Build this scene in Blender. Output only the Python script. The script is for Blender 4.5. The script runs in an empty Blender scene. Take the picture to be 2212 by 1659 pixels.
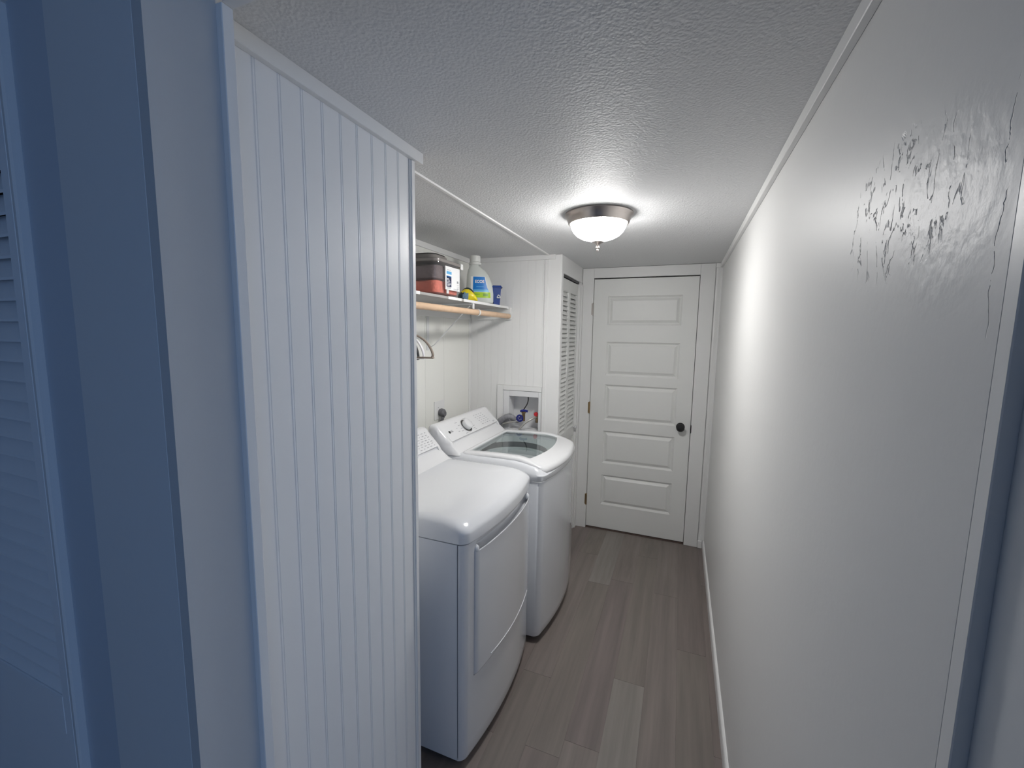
import bpy, bmesh, math, random
from mathutils import Vector, Matrix
random.seed(7)
S = bpy.context.scene
COL = S.collection
PI = math.pi

# ------------------------------------------------------------------ camera
cam = bpy.data.objects.new('camera', bpy.data.cameras.new('camera'))
COL.objects.link(cam)
cr = Vector((0.92979337, 0.36778465, 0.0147896))
cd = Vector((0.05625401, -0.10227753, -0.99316403))
cf = Vector((-0.36375784, 0.92426931, -0.11578633))
M = Matrix.Identity(4)
for i in range(3):
    M[i][0] = cr[i]; M[i][1] = -cd[i]; M[i][2] = -cf[i]
M[0][3], M[1][3], M[2][3] = -0.246288, -3.433748, 1.603999
cam.matrix_world = M
cam.data.sensor_fit = 'HORIZONTAL'
cam.data.sensor_width = 36.0
cam.data.lens = 920.43 / 2212 * 36.0
cam.data.clip_start = 0.02
S.camera = cam

# ------------------------------------------------------------------ world, light, exposure
W = bpy.data.worlds.new('world'); S.world = W; W.use_nodes = True
W.node_tree.nodes['Background'].inputs[0].default_value = (0.25, 0.4, 0.75, 1)
W.node_tree.nodes['Background'].inputs[1].default_value = 0.05
BOWL_EMIT = 98.0
def area(name, loc, rot, sx, sy, power, color):
    l = bpy.data.lights.new(name, 'AREA'); l.shape = 'RECTANGLE'; l.size = sx; l.size_y = sy
    l.energy = power; l.color = color
    o = bpy.data.objects.new(name, l); o.location = loc; o.rotation_euler = rot; COL.objects.link(o)
    return o
# blue dusk daylight of the window in the room behind the camera
area('window_daylight', (1.93, -4.95, 1.45), (PI/2, 0, PI/2), 1.5, 1.1, 20.0, (0.36, 0.58, 1.0))
S.view_settings.view_transform = 'Standard'
S.view_settings.look = 'None'
S.view_settings.gamma = 1.0
S.view_settings.use_curve_mapping = False
S.view_settings.exposure = 0.0
try:
    S.cycles.use_denoising = True
    S.cycles.max_bounces = 10; S.cycles.diffuse_bounces = 6; S.cycles.transparent_max_bounces = 12
    S.cycles.sample_clamp_indirect = 4.0
except Exception:
    pass

# ------------------------------------------------------------------ constants of the room
H = 2.13
WL = -1.002      # plane of the left side of the passage
YE = -0.648      # far end of the laundry alcove
XB = -1.679      # back wall of the alcove
YP = -2.325      # end of the panelled partition
XJ = -0.885      # stop of the near door frame (left)
YJ = -2.950      # hall side of the near frame
YN = -3.049      # room side of the near frame

# ------------------------------------------------------------------ materials
def newmat(name):
    m = bpy.data.materials.new(name); m.use_nodes = True
    nt = m.node_tree
    return m, nt, nt.nodes['Principled BSDF']
def mat(name, col, rough=0.5, metal=0.0, coat=0.0, spec=0.5, trans=0.0, bump=None, var=0.0, vscale=6.0):
    m, nt, b = newmat(name)
    b.inputs['Base Color'].default_value = (*col, 1)
    b.inputs['Roughness'].default_value = rough
    b.inputs['Metallic'].default_value = metal
    b.inputs['Specular IOR Level'].default_value = spec
    b.inputs['Coat Weight'].default_value = coat
    b.inputs['Coat Roughness'].default_value = 0.08
    b.inputs['Transmission Weight'].default_value = trans
    tc = nt.nodes.new('ShaderNodeTexCoord')
    if var > 0:
        n = nt.nodes.new('ShaderNodeTexNoise'); n.inputs['Scale'].default_value = vscale
        n.inputs['Detail'].default_value = 4
        nt.links.new(tc.outputs['Object'], n.inputs['Vector'])
        r = nt.nodes.new('ShaderNodeMapRange')
        r.inputs['To Min'].default_value = 1 - var; r.inputs['To Max'].default_value = 1 + var
        nt.links.new(n.outputs['Fac'], r.inputs['Value'])
        mx = nt.nodes.new('ShaderNodeMix'); mx.data_type = 'RGBA'; mx.blend_type = 'MULTIPLY'
        mx.inputs[0].default_value = 1.0
        mx.inputs[6].default_value = (*col, 1)
        cmb = nt.nodes.new('ShaderNodeCombineColor')
        for k in range(3): nt.links.new(r.outputs[0], cmb.inputs[k])
        nt.links.new(cmb.outputs[0], mx.inputs[7])
        nt.links.new(mx.outputs[2], b.inputs['Base Color'])
    if bump:
        sc, st, dist = bump
        n = nt.nodes.new('ShaderNodeTexNoise'); n.inputs['Scale'].default_value = sc
        n.inputs['Detail'].default_value = 3
        nt.links.new(tc.outputs['Object'], n.inputs['Vector'])
        bp = nt.nodes.new('ShaderNodeBump'); bp.inputs['Strength'].default_value = st
        bp.inputs['Distance'].default_value = dist
        nt.links.new(n.outputs['Fac'], bp.inputs['Height'])
        nt.links.new(bp.outputs[0], b.inputs['Normal'])
    return m
WHITE = (0.82, 0.82, 0.815)
m_trim = mat('white_gloss_paint', (0.80, 0.80, 0.795), 0.38, bump=(60, 0.15, 0.001))
m_board = mat('beadboard_paint', (0.80, 0.805, 0.81), 0.4, bump=(35, 0.1, 0.001))
m_wall = mat('white_wall_paint', WHITE, 0.5, bump=(70, 0.2, 0.001))
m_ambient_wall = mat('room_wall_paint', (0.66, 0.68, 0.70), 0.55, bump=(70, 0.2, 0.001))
m_jamb_shade = mat('frame_paint_shaded', (0.54, 0.55, 0.56), 0.5, bump=(70, 0.2, 0.001))  # darker copy of the room wall paint; jamb shade put into the colour
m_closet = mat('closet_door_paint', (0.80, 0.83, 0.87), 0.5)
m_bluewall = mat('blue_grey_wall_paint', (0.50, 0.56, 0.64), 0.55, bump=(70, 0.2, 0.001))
m_back = mat('alcove_wall_paint', (0.84, 0.84, 0.80), 0.45, bump=(50, 0.12, 0.001))
m_door = mat('door_paint', (0.80, 0.805, 0.79), 0.42, bump=(160, 0.12, 0.0006))
m_dark = mat('dark_gap', (0.012, 0.011, 0.010), 0.9)  # near-black that holds the shade of gaps and closet hollows
m_enamel = mat('white_enamel', (0.71, 0.725, 0.755), 0.16, coat=0.6)
m_plastic = mat('white_plastic', (0.74, 0.745, 0.76), 0.25, coat=0.2)
m_seam = mat('appliance_seam', (0.06, 0.065, 0.075), 0.6)
m_print = mat('grey_print', (0.30, 0.31, 0.33), 0.5)
m_black = mat('black_plastic', (0.010, 0.010, 0.011), 0.35)
m_chrome = mat('chrome', (0.75, 0.75, 0.75), 0.12, metal=1.0)
m_nickel = mat('brushed_nickel', (0.50, 0.46, 0.44), 0.30, metal=1.0)
m_brass = mat('aged_brass', (0.38, 0.27, 0.15), 0.4, metal=1.0)
m_tubdark = mat('tub_dark_plastic', (0.09, 0.10, 0.105), 0.4)
m_steel = mat('steel', (0.6, 0.61, 0.61), 0.35, metal=1.0)
m_wood = mat('rod_wood', (0.66, 0.46, 0.31), 0.5, var=0.15, vscale=25)
m_shelf = mat('shelf_white', (0.78, 0.78, 0.77), 0.4)
m_core = mat('shelf_grey_board', (0.40, 0.39, 0.38), 0.6, var=0.06, vscale=30)
m_metalwhite = mat('white_bracket_metal', (0.72, 0.73, 0.73), 0.4)
m_taupe = mat('taupe_velvet', (0.26, 0.215, 0.18), 0.9)
m_hwhite = mat('hanger_white', (0.75, 0.74, 0.76), 0.4)
m_greyplug = mat('grey_plug', (0.13, 0.13, 0.14), 0.5)
m_hosegrey = mat('grey_hose', (0.24, 0.24, 0.26), 0.5)
m_braid = mat('braided_hose', (0.50, 0.49, 0.46), 0.35, metal=0.5)
m_blue = mat('valve_blue', (0.010, 0.018, 0.20), 0.4)
m_red = mat('valve_red', (0.55, 0.02, 0.03), 0.4)
m_binblue = mat('bin_blue', (0.006, 0.045, 0.26), 0.4)
m_jug = mat('jug_plastic', (0.62, 0.65, 0.62), 0.35, trans=0.0)
m_cap = mat('jug_cap', (0.70, 0.71, 0.69), 0.35)
m_lblue = mat('label_blue', (0.0, 0.17, 0.56), 0.4)
m_llight = mat('label_light_blue', (0.12, 0.42, 0.72), 0.4)
m_lgreen = mat('label_green', (0.38, 0.60, 0.01), 0.4)
m_lgreen2 = mat('label_dark_green', (0.16, 0.33, 0.03), 0.4)
m_lwhite = mat('label_white', (0.86, 0.86, 0.86), 0.5)
m_navy = mat('label_navy', (0.012, 0.022, 0.075), 0.5)
m_coral = mat('coral_cloth', (0.80, 0.20, 0.13), 0.9, var=0.25, vscale=30, bump=(40, 0.8, 0.01))
m_brown = mat('brown_cloth', (0.16, 0.12, 0.12), 0.9, var=0.35, vscale=22, bump=(40, 0.8, 0.01))
m_lid = mat('bin_lid', (0.20, 0.185, 0.175), 0.35)
m_lid2 = mat('bin_lid_edge', (0.24, 0.22, 0.21), 0.3)
m_yellow = mat('bag_yellow', (0.80, 0.66, 0.02), 0.35, var=0.2, vscale=60)
m_purple = mat('bag_purple', (0.16, 0.03, 0.18), 0.35)
m_bagblue = mat('bag_blue', (0.18, 0.30, 0.42), 0.3, var=0.5, vscale=80)
m_bagdark = mat('bag_dark', (0.02, 0.04, 0.05), 0.4)
m_tub = mat('tub_grey_plastic', (0.62, 0.66, 0.66), 0.35)
m_redwood = mat('threshold_brown', (0.10, 0.065, 0.055), 0.6, var=0.4, vscale=30)
m_louver = mat('louver_paint', (0.72, 0.725, 0.71), 0.42)

def clearmat(name, tint, gl_rough=0.03, refl=1.0, haze=0.0, hazecol=(0.8, 0.8, 0.8)):
    m = bpy.data.materials.new(name); m.use_nodes = True; nt = m.node_tree
    for n in list(nt.nodes): nt.nodes.remove(n)
    o = nt.nodes.new('ShaderNodeOutputMaterial')
    t = nt.nodes.new('ShaderNodeBsdfTransparent'); t.inputs[0].default_value = (*tint, 1)
    g = nt.nodes.new('ShaderNodeBsdfGlossy'); g.inputs['Roughness'].default_value = gl_rough
    lw = nt.nodes.new('ShaderNodeLayerWeight'); lw.inputs[0].default_value = 0.5
    f = nt.nodes.new('ShaderNodeMath'); f.operation = 'POWER'; f.inputs[1].default_value = 4.0
    nt.links.new(lw.outputs['Facing'], f.inputs[0])
    mul = nt.nodes.new('ShaderNodeMath'); mul.operation = 'MULTIPLY_ADD'; mul.inputs[1].default_value = refl
    mul.inputs[2].default_value = 0.04; mul.use_clamp = True
    mx = nt.nodes.new('ShaderNodeMixShader')
    nt.links.new(f.outputs[0], mul.inputs[0]); nt.links.new(mul.outputs[0], mx.inputs[0])
    base = t
    if haze > 0:
        d = nt.nodes.new('ShaderNodeBsdfDiffuse'); d.inputs[0].default_value = (*hazecol, 1)
        hm = nt.nodes.new('ShaderNodeMixShader'); hm.inputs[0].default_value = haze
        nt.links.new(t.outputs[0], hm.inputs[1]); nt.links.new(d.outputs[0], hm.inputs[2]); base = hm
    nt.links.new(base.outputs[0], mx.inputs[1]); nt.links.new(g.outputs[0], mx.inputs[2])
    nt.links.new(mx.outputs[0], o.inputs[0])
    return m
m_glass = clearmat('tinted_lid_glass', (0.70, 0.75, 0.75), 0.02, 1.0)
m_clear = clearmat('clear_bin_plastic', (0.94, 0.94, 0.95), 0.06, 0.8, 0.08, (0.7, 0.68, 0.7))

# ceiling: stippled semi-gloss texture
m_ceil, nt, b = newmat('stippled_ceiling')
b.inputs['Base Color'].default_value = (0.70, 0.705, 0.715, 1); b.inputs['Roughness'].default_value = 0.55; b.inputs['Specular IOR Level'].default_value = 0.12
tc = nt.nodes.new('ShaderNodeTexCoord')
n1 = nt.nodes.new('ShaderNodeTexNoise'); n1.inputs['Scale'].default_value = 130; n1.inputs['Detail'].default_value = 2.5
n2 = nt.nodes.new('ShaderNodeTexVoronoi'); n2.inputs['Scale'].default_value = 165
n2.feature = 'SMOOTH_F1'
nt.links.new(tc.outputs['Object'], n1.inputs['Vector']); nt.links.new(tc.outputs['Object'], n2.inputs['Vector'])
ad = nt.nodes.new('ShaderNodeMath'); ad.operation = 'ADD'
nt.links.new(n1.outputs['Fac'], ad.inputs[0]); nt.links.new(n2.outputs['Distance'], ad.inputs[1])
bp = nt.nodes.new('ShaderNodeBump'); bp.inputs['Strength'].default_value = 0.34; bp.inputs['Distance'].default_value = 0.004
nt.links.new(ad.outputs[0], bp.inputs['Height']); nt.links.new(bp.outputs[0], b.inputs['Normal'])

# right wall: satin paint over patched wallboard, with torn/cracked relief near the frame
m_rwall, nt, b = newmat('patched_wall_paint')
tc = nt.nodes.new('ShaderNodeTexCoord'); b.inputs['Roughness'].default_value = 0.42; b.inputs['Specular IOR Level'].default_value = 0.3
sep = nt.nodes.new('ShaderNodeSeparateXYZ'); nt.links.new(tc.outputs['Object'], sep.inputs[0])
def mth(op, a, b2=None, clamp=False):
    n = nt.nodes.new('ShaderNodeMath'); n.operation = op; n.use_clamp = clamp
    for k, v in enumerate((a, b2)):
        if v is None: continue
        if isinstance(v, (int, float)): n.inputs[k].default_value = v
        else: nt.links.new(v, n.inputs[k])
    return n.outputs[0]
def ell(y0, z0, ry, rz):   # 1 in the centre of an elliptic patch, 0 outside
    dy = mth('DIVIDE', mth('SUBTRACT', sep.outputs[1], y0 + 1.445), ry)
    dz = mth('DIVIDE', mth('SUBTRACT', sep.outputs[2], z0), rz)
    r2 = mth('ADD', mth('MULTIPLY', dy, dy), mth('MULTIPLY', dz, dz))
    return mth('SUBTRACT', 1.0, r2, True)
fine = nt.nodes.new('ShaderNodeTexNoise'); fine.inputs['Scale'].default_value = 55; fine.inputs['Detail'].default_value = 3
nt.links.new(tc.outputs['Object'], fine.inputs['Vector'])
mp = nt.nodes.new('ShaderNodeMapping'); mp.inputs['Scale'].default_value = (1, 30, 14)
nt.links.new(tc.outputs['Object'], mp.inputs['Vector'])
wn = nt.nodes.new('ShaderNodeTexNoise'); wn.inputs['Scale'].default_value = 1.0; wn.inputs['Detail'].default_value = 5
wn.inputs['Distortion'].default_value = 0.6
nt.links.new(mp.outputs[0], wn.inputs['Vector'])
ridge = mth('ABSOLUTE', mth('SUBTRACT', wn.outputs['Fac'], 0.5))
crack = mth('SUBTRACT', 1.0, mth('DIVIDE', ridge, 0.020), True)     # thin torn lines
mp2 = nt.nodes.new('ShaderNodeMapping'); mp2.inputs['Scale'].default_value = (1, 60, 45)
nt.links.new(tc.outputs['Object'], mp2.inputs['Vector'])
wn2 = nt.nodes.new('ShaderNodeTexNoise'); wn2.inputs['Scale'].default_value = 1.0; wn2.inputs['Detail'].default_value = 4
nt.links.new(mp2.outputs[0], wn2.inputs['Vector'])
brk = mth('GREATER_THAN', wn2.outputs['Fac'], 0.50)
reg = ell(-2.72, 1.770, 0.17, 0.095)
reg2 = ell(-2.84, 1.745, 0.11, 0.12)
crk = mth('MULTIPLY', mth('MULTIPLY', crack, mth('MINIMUM', mth('MULTIPLY', reg, 2.5), 1.0)), brk)
edge_n = nt.nodes.new('ShaderNodeTexNoise'); edge_n.inputs['Scale'].default_value = 26; edge_n.inputs['Detail'].default_value = 5
nt.links.new(tc.outputs['Object'], edge_n.inputs['Vector'])
ey = mth('ABSOLUTE', mth('ADD', mth('SUBTRACT', sep.outputs[1], -2.932 + 1.445), mth('MULTIPLY', mth('SUBTRACT', edge_n.outputs['Fac'], 0.5), 0.030)))
eline = mth('MULTIPLY', mth('SUBTRACT', 1.0, mth('DIVIDE', ey, 0.0010), True), mth('MINIMUM', mth('MULTIPLY', ell(-2.932, 1.715, 1.0, 0.11), 3.0), 1.0))
eline = mth('MULTIPLY', mth('MULTIPLY', eline, 0.5), mth('GREATER_THAN', wn2.outputs['Fac'], 0.47))
crk = mth('MAXIMUM', crk, eline)
rough_patch = mth('MULTIPLY', mth('MINIMUM', mth('MULTIPLY', reg2, 2.0), 1.0), wn2.outputs['Fac'])
hgt = mth('ADD', mth('MULTIPLY', fine.outputs['Fac'], 0.12), mth('ADD', mth('MULTIPLY', crk, -0.9), mth('MULTIPLY', rough_patch, 0.45)))
bp = nt.nodes.new('ShaderNodeBump'); bp.inputs['Strength'].default_value = 0.75; bp.inputs['Distance'].default_value = 0.004
nt.links.new(hgt, bp.inputs['Height']); nt.links.new(bp.outputs[0], b.inputs['Normal'])
mx = nt.nodes.new('ShaderNodeMix'); mx.data_type = 'RGBA'
mx.inputs[6].default_value = (0.74, 0.74, 0.735, 1); mx.inputs[7].default_value = (0.42, 0.42, 0.45, 1)
nt.links.new(mth('MULTIPLY', crk, 0.6), mx.inputs[0]); nt.links.new(mx.outputs[2], b.inputs['Base Color'])

# vinyl planks: five tones, grain along the plank
def plankmat(i, col):
    m, nt, b = newmat('vinyl_plank_%s' % ('abcdefg'[i]))
    b.inputs['Roughness'].default_value = 0.42
    tc = nt.nodes.new('ShaderNodeTexCoord'); mp = nt.nodes.new('ShaderNodeMapping')
    oi = nt.nodes.new('ShaderNodeObjectInfo')
    mp.inputs['Scale'].default_value = (28, 1.6, 1)
    nt.links.new(tc.outputs['Object'], mp.inputs['Vector'])
    n = nt.nodes.new('ShaderNodeTexNoise'); n.noise_dimensions = '4D'
    n.inputs['Scale'].default_value = 1.0; n.inputs['Detail'].default_value = 6; n.inputs['Roughness'].default_value = 0.6
    nt.links.new(mp.outputs[0], n.inputs['Vector'])
    ml = nt.nodes.new('ShaderNodeMath'); ml.operation = 'MULTIPLY'; ml.inputs[1].default_value = 40
    nt.links.new(oi.outputs['Random'], ml.inputs[0]); nt.links.new(ml.outputs[0], n.inputs['W'])
    r = nt.nodes.new('ShaderNodeValToRGB')
    r.color_ramp.elements[0].position = 0.32; r.color_ramp.elements[0].color = (*[c * 0.80 for c in col], 1)
    r.color_ramp.elements[1].position = 0.72; r.color_ramp.elements[1].color = (*[c * 1.16 for c in col], 1)
    nt.links.new(n.outputs['Fac'], r.inputs[0]); nt.links.new(r.outputs[0], b.inputs['Base Color'])
    return m
PL = [plankmat(0, (0.185, 0.154, 0.142)), plankmat(1, (0.195, 0.168, 0.151)), plankmat(2, (0.206, 0.175, 0.161)),
      plankmat(3, (0.188, 0.156, 0.147)), plankmat(4, (0.236, 0.212, 0.196))]

# glowing glass bowl
m_bowl = bpy.data.materials.new('lit_glass_bowl'); m_bowl.use_nodes = True; nt = m_bowl.node_tree
for n in list(nt.nodes): nt.nodes.remove(n)
o = nt.nodes.new('ShaderNodeOutputMaterial'); em = nt.nodes.new('ShaderNodeEmission')
em.inputs[0].default_value = (1.0, 0.985, 0.96, 1)
tc = nt.nodes.new('ShaderNodeTexCoord'); sep = nt.nodes.new('ShaderNodeSeparateXYZ')
nt.links.new(tc.outputs['Object'], sep.inputs[0])
ang = mth('ARCTAN2', sep.outputs[1], sep.outputs[0])
st = mth('GREATER_THAN', mth('SINE', mth('MULTIPLY', ang, 56.0)), 0.55)      # cut glass flutes
sect = mth('GREATER_THAN', mth('SINE', mth('ADD', mth('MULTIPLY', ang, 5.0), 0.3)), 0.25)
low = mth('MULTIPLY', mth('LESS_THAN', sep.outputs[2], 0.055), mth('GREATER_THAN', sep.outputs[2], 0.012))
cut = mth('MULTIPLY', mth('MULTIPLY', st, sect), low)
lev = mth('SUBTRACT', BOWL_EMIT * 1.15, mth('MULTIPLY', mth('DIVIDE', mth('SUBTRACT', sep.outputs[2], 0.025), 0.045, True), BOWL_EMIT * 0.85))
nt.links.new(mth('ADD', mth('MULTIPLY', lev, mth('SUBTRACT', 1.0, cut)), mth('MULTIPLY', cut, 0.80)), em.inputs[1])
nt.links.new(em.outputs[0], o.inputs[0])

# ------------------------------------------------------------------ object helpers
WO = {}      # world origin of every object
def tag(o, label=None, cat=None, group=None, kind=None):
    if label: o['label'] = label
    if cat: o['category'] = cat
    if group: o['group'] = group
    if kind: o['kind'] = kind
    return o
def empty(name, loc, **k):
    o = bpy.data.objects.new(name, None); COL.objects.link(o); o.location = loc
    o.empty_display_size = 0.05
    WO[o.name] = Vector(loc); return tag(o, **k)
def obj(name, bm, m, parent=None, smooth=False, **k):
    """one mesh object from a bmesh in world coordinates; its origin goes to the foot of its bounding box"""
    co = [v.co for v in bm.verts]
    lo = Vector([min(c[i] for c in co) for i in range(3)]); hi = Vector([max(c[i] for c in co) for i in range(3)])
    org = Vector(((lo.x + hi.x) / 2, (lo.y + hi.y) / 2, lo.z))
    for v in bm.verts: v.co -= org
    bmesh.ops.recalc_face_normals(bm, faces=bm.faces)
    me = bpy.data.meshes.new(name); bm.to_mesh(me); bm.free()
    ms = m if isinstance(m, (list, tuple)) else [m]
    for x in ms: me.materials.append(x)
    if smooth:
        for p in me.polygons: p.use_smooth = True
        try: me.set_sharp_from_angle(angle=math.radians(38))
        except Exception: pass
    o = bpy.data.objects.new(name, me); COL.objects.link(o)
    WO[o.name] = org
    if parent:
        o.parent = parent; o.location = org - WO[parent.name]
    else: o.location = org
    return tag(o, **k)
def inst(src, name, world_org, parent, m=None, scale=None):
    o = bpy.data.objects.new(name, src.data); COL.objects.link(o)
    WO[o.name] = Vector(world_org)
    if parent: o.parent = parent; o.location = WO[o.name] - WO[parent.name]
    else: o.location = world_org
    if scale: o.scale = scale
    if m:
        o.material_slots[0].link = 'OBJECT'; o.material_slots[0].material = m
    return o
def box(lo, hi, bev=0.0, seg=1, bm=None):
    own = bm is None
    if own: bm = bmesh.new()
    lo2 = [min(a, b) for a, b in zip(lo, hi)]; hi2 = [max(a, b) for a, b in zip(lo, hi)]
    vs = [bm.verts.new((x, y, z)) for x in (lo2[0], hi2[0]) for y in (lo2[1], hi2[1]) for z in (lo2[2], hi2[2])]
    fs = []
    for q in ((0, 1, 3, 2), (4, 6, 7, 5), (0, 4, 5, 1), (2, 3, 7, 6), (0, 2, 6, 4), (1, 5, 7, 3)):
        fs.append(bm.faces.new([vs[i] for i in q]))
    if bev > 0:
        es = list({e for f in fs for e in f.edges})
        bmesh.ops.bevel(bm, geom=es, offset=bev, segments=seg, affect='EDGES', profile=0.5)
    return bm
def loft(loops, cap0=True, cap1=True, bm=None, closed=True):
    if bm is None: bm = bmesh.new()
    R_ = [[bm.verts.new(p) for p in L] for L in loops]
    n = len(R_[0])
    for a, b2 in zip(R_, R_[1:]):
        for i in range(n if closed else n - 1):
            j = (i + 1) % n
            bm.faces.new((a[i], a[j], b2[j], b2[i]))
    if cap0: bm.faces.new(R_[0])
    if cap1: bm.faces.new(R_[-1])
    return bm
def lathe(prof, c, axis='z', n=32, bm=None, cap=True):
    """prof: list of (radius, height)"""
    loops = []
    for r, h in prof:
        L = []
        for i in range(n):
            a = 2 * PI * i / n
            if axis == 'z': p = (c[0] + r * math.cos(a), c[1] + r * math.sin(a), c[2] + h)
            elif axis == 'x': p = (c[0] + h, c[1] + r * math.cos(a), c[2] + r * math.sin(a))
            else: p = (c[0] + r * math.cos(a), c[1] + h, c[2] + r * math.sin(a))
            L.append(p)
        loops.append(L)
    return loft(loops, cap, cap, bm)
def tube(pts, r, n=8, bm=None, rx=None):
    """tube along a polyline; r a number or a list; rx optional flattening (second radius factor)"""
    P = [Vector(p) for p in pts]; rs = r if isinstance(r, (list, tuple)) else [r] * len(P)
    loops = []; up = Vector((0, 0, 1)); prev = None
    for i, p in enumerate(P):
        d = (P[min(i + 1, len(P) - 1)] - P[max(i - 1, 0)]).normalized()
        if prev is None:
            a = d.cross(up)
            if a.length < 1e-3: a = d.cross(Vector((0, 1, 0)))
            a.normalize()
        else:
            a = (prev - d * prev.dot(d)).normalized()
        prev = a; b2 = d.cross(a)
        loops.append([p + (a * math.cos(2 * PI * k / n) + b2 * math.sin(2 * PI * k / n) * (rx or 1)) * rs[i] for k in range(n)])
    return loft(loops, True, True, bm)
def smooth_path(pts, sub=6):
    P = [Vector(p) for p in pts]; out = []
    for i in range(len(P) - 1):
        p0 = P[max(i - 1, 0)]; p1 = P[i]; p2 = P[i + 1]; p3 = P[min(i + 2, len(P) - 1)]
        for k in range(sub):
            t = k / sub
            out.append(0.5 * ((2 * p1) + (p2 - p0) * t + (2 * p0 - 5 * p1 + 4 * p2 - p3) * t * t + (3 * p1 - p0 - 3 * p2 + p3) * t ** 3))
    out.append(P[-1]); return out
def prism(poly, axis, a, b2, bm=None):
    """poly in the other two axes (x,y,z order) extruded from a to b2"""
    def P(u, v, t):
        return {'x': (t, u, v), 'y': (u, t, v), 'z': (u, v, t)}[axis]
    return loft([[P(u, v, a) for u, v in poly], [P(u, v, b2) for u, v in poly]], True, True, bm)
def brect(x0, x1, y0, y1, z, bow=0.0, rc=0.03, ns=10, nc=5, front_w=None):
    """rounded rectangle loop, the +x side bowed outward"""
    yc = (y0 + y1) / 2; hw = (y1 - y0) / 2; rc = max(rc, 0.0005)
    pts = []
    cs = [((x1 - rc, y0 + rc), -PI/2), ((x1 - rc, y1 - rc), 0), ((x0 + rc, y1 - rc), PI/2), ((x0 + rc, y0 + rc), PI)]
    for k in range(4):
        (cx, cy), a0 = cs[k]
        for i in range(nc + 1):
            a = a0 + (PI / 2) * i / nc
            pts.append((cx + rc * math.cos(a), cy + rc * math.sin(a)))
        nx = cs[(k + 1) % 4]; a1 = nx[1]
        s = (cx + rc * math.cos(a0 + PI/2), cy + rc * math.sin(a0 + PI/2))
        e = (nx[0][0] + rc * math.cos(a1), nx[0][1] + rc * math.sin(a1))
        for i in range(1, ns):
            t = i / ns; pts.append((s[0] + (e[0] - s[0]) * t, s[1] + (e[1] - s[1]) * t))
    out = []
    fw = front_w or (x1 - x0)
    for x, y in pts:
        w = max(0.0, min(1.0, (x - (x1 - fw)) / fw)); s = 1 - ((y - yc) / hw) ** 2
        zz = z(x, y) if callable(z) else z
        out.append((x + bow * w * s, y, zz))
    return out
def text_bm(s, size, mtx, depth=0.0006, off=0.0):
    cu = bpy.data.curves.new('t', 'FONT'); cu.body = s; cu.size = size; cu.extrude = depth / 2; cu.offset = off
    cu.align_x = 'CENTER'; cu.align_y = 'CENTER'
    t = bpy.data.objects.new('t', cu); COL.objects.link(t)
    bpy.context.view_layer.update()
    me = bpy.data.meshes.new_from_object(t.evaluated_get(bpy.context.evaluated_depsgraph_get()))
    bpy.data.objects.remove(t); bpy.data.curves.remove(cu)
    bm = bmesh.new(); bm.from_mesh(me); bpy.data.meshes.remove(me)
    bmesh.ops.transform(bm, matrix=mtx, verts=bm.verts)
    return bm
def frame_mtx(origin, ex, ey):
    ex = Vector(ex).normalized(); ey = Vector(ey); ey = (ey - ex * ey.dot(ex)).normalized(); ez = ex.cross(ey)
    m = Matrix.Identity(4)
    for i in range(3): m[i][0] = ex[i]; m[i][1] = ey[i]; m[i][2] = ez[i]; m[i][3] = origin[i]
    return m
ST = dict(kind='structure')

# ================================================================== SETTING
# ---- floor
floor = obj('floor', box((-3.2, -6.0, -0.08), (2.0, 0.12, -0.004)), m_dark, **ST)
PW = 0.1375; PLEN = 1.22
plank_src = None
def plank(x0, y0, y1, mi):
    global plank_src
    if plank_src is None:
        bm = box((0, 0, -0.004), (PW - 0.0002, 1.0, 0.0), 0.0)
        bmesh.ops.bevel(bm, geom=[e for e in bm.edges if all(v.co.z > -0.001 for v in e.verts)], offset=0.0003, segments=1, affect='EDGES')
        me = bpy.data.meshes.new('plank'); 
        for v in bm.verts: v.co -= Vector((PW / 2, 0.5, -0.004))
        bm.to_mesh(me); bm.free(); me.materials.append(PL[0])
        plank_src = bpy.data.objects.new('plank', me)
    return inst(plank_src, 'plank', (x0 + PW / 2, (y0 + y1) / 2, -0.004), floor, PL[mi], (1, y1 - y0 - 0.0006, 1))
joint = {}
k0 = -0.7275
for r in range(-17, 20):
    x0 = k0 + r * PW
    if x0 > 1.9: break
    off = {0: -0.79, 1: -0.71, 2: -1.54, 3: -1.98}.get(r, -random.random() * PLEN)
    y = off - 5 * PLEN
    i = 0
    in_hall = -1.70 < x0 < 0.0
    while y < 0.02:
        a = max(y, -5.98); b2 = min(y + PLEN, 0.02 if in_hall else YJ)
        if x0 < -1.70 or x0 > -0.03: b2 = min(b2, YN - 0.005)
        if b2 - a > 0.03:
            mi = random.choice([0, 1, 2, 3])
            if r == 0 and abs(y - off) < 0.01: mi = 4
            if r == 2 and abs(y + PLEN - off) < 0.01: mi = 4
            if r == 3 and abs(y + PLEN - off) < 0.01: mi = 2
            plank(x0, a, b2, mi)
        y += PLEN
# ---- ceiling
obj('ceiling', box((-1.75, YJ - 0.0, H), (0.05, 0.1, H + 0.06)), m_ceil, **ST)
obj('ceiling', box((-3.2, -6.0, 2.30), (2.0, YN, 2.36)), m_ambient_wall, **ST)
obj('trim_ceiling_seam', prism([(-1.103, H), (-1.085, H), (-1.088, H - 0.005), (-1.100, H - 0.005)], 'y', YP - 0.03, YE - 0.013), m_trim, **ST)

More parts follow.
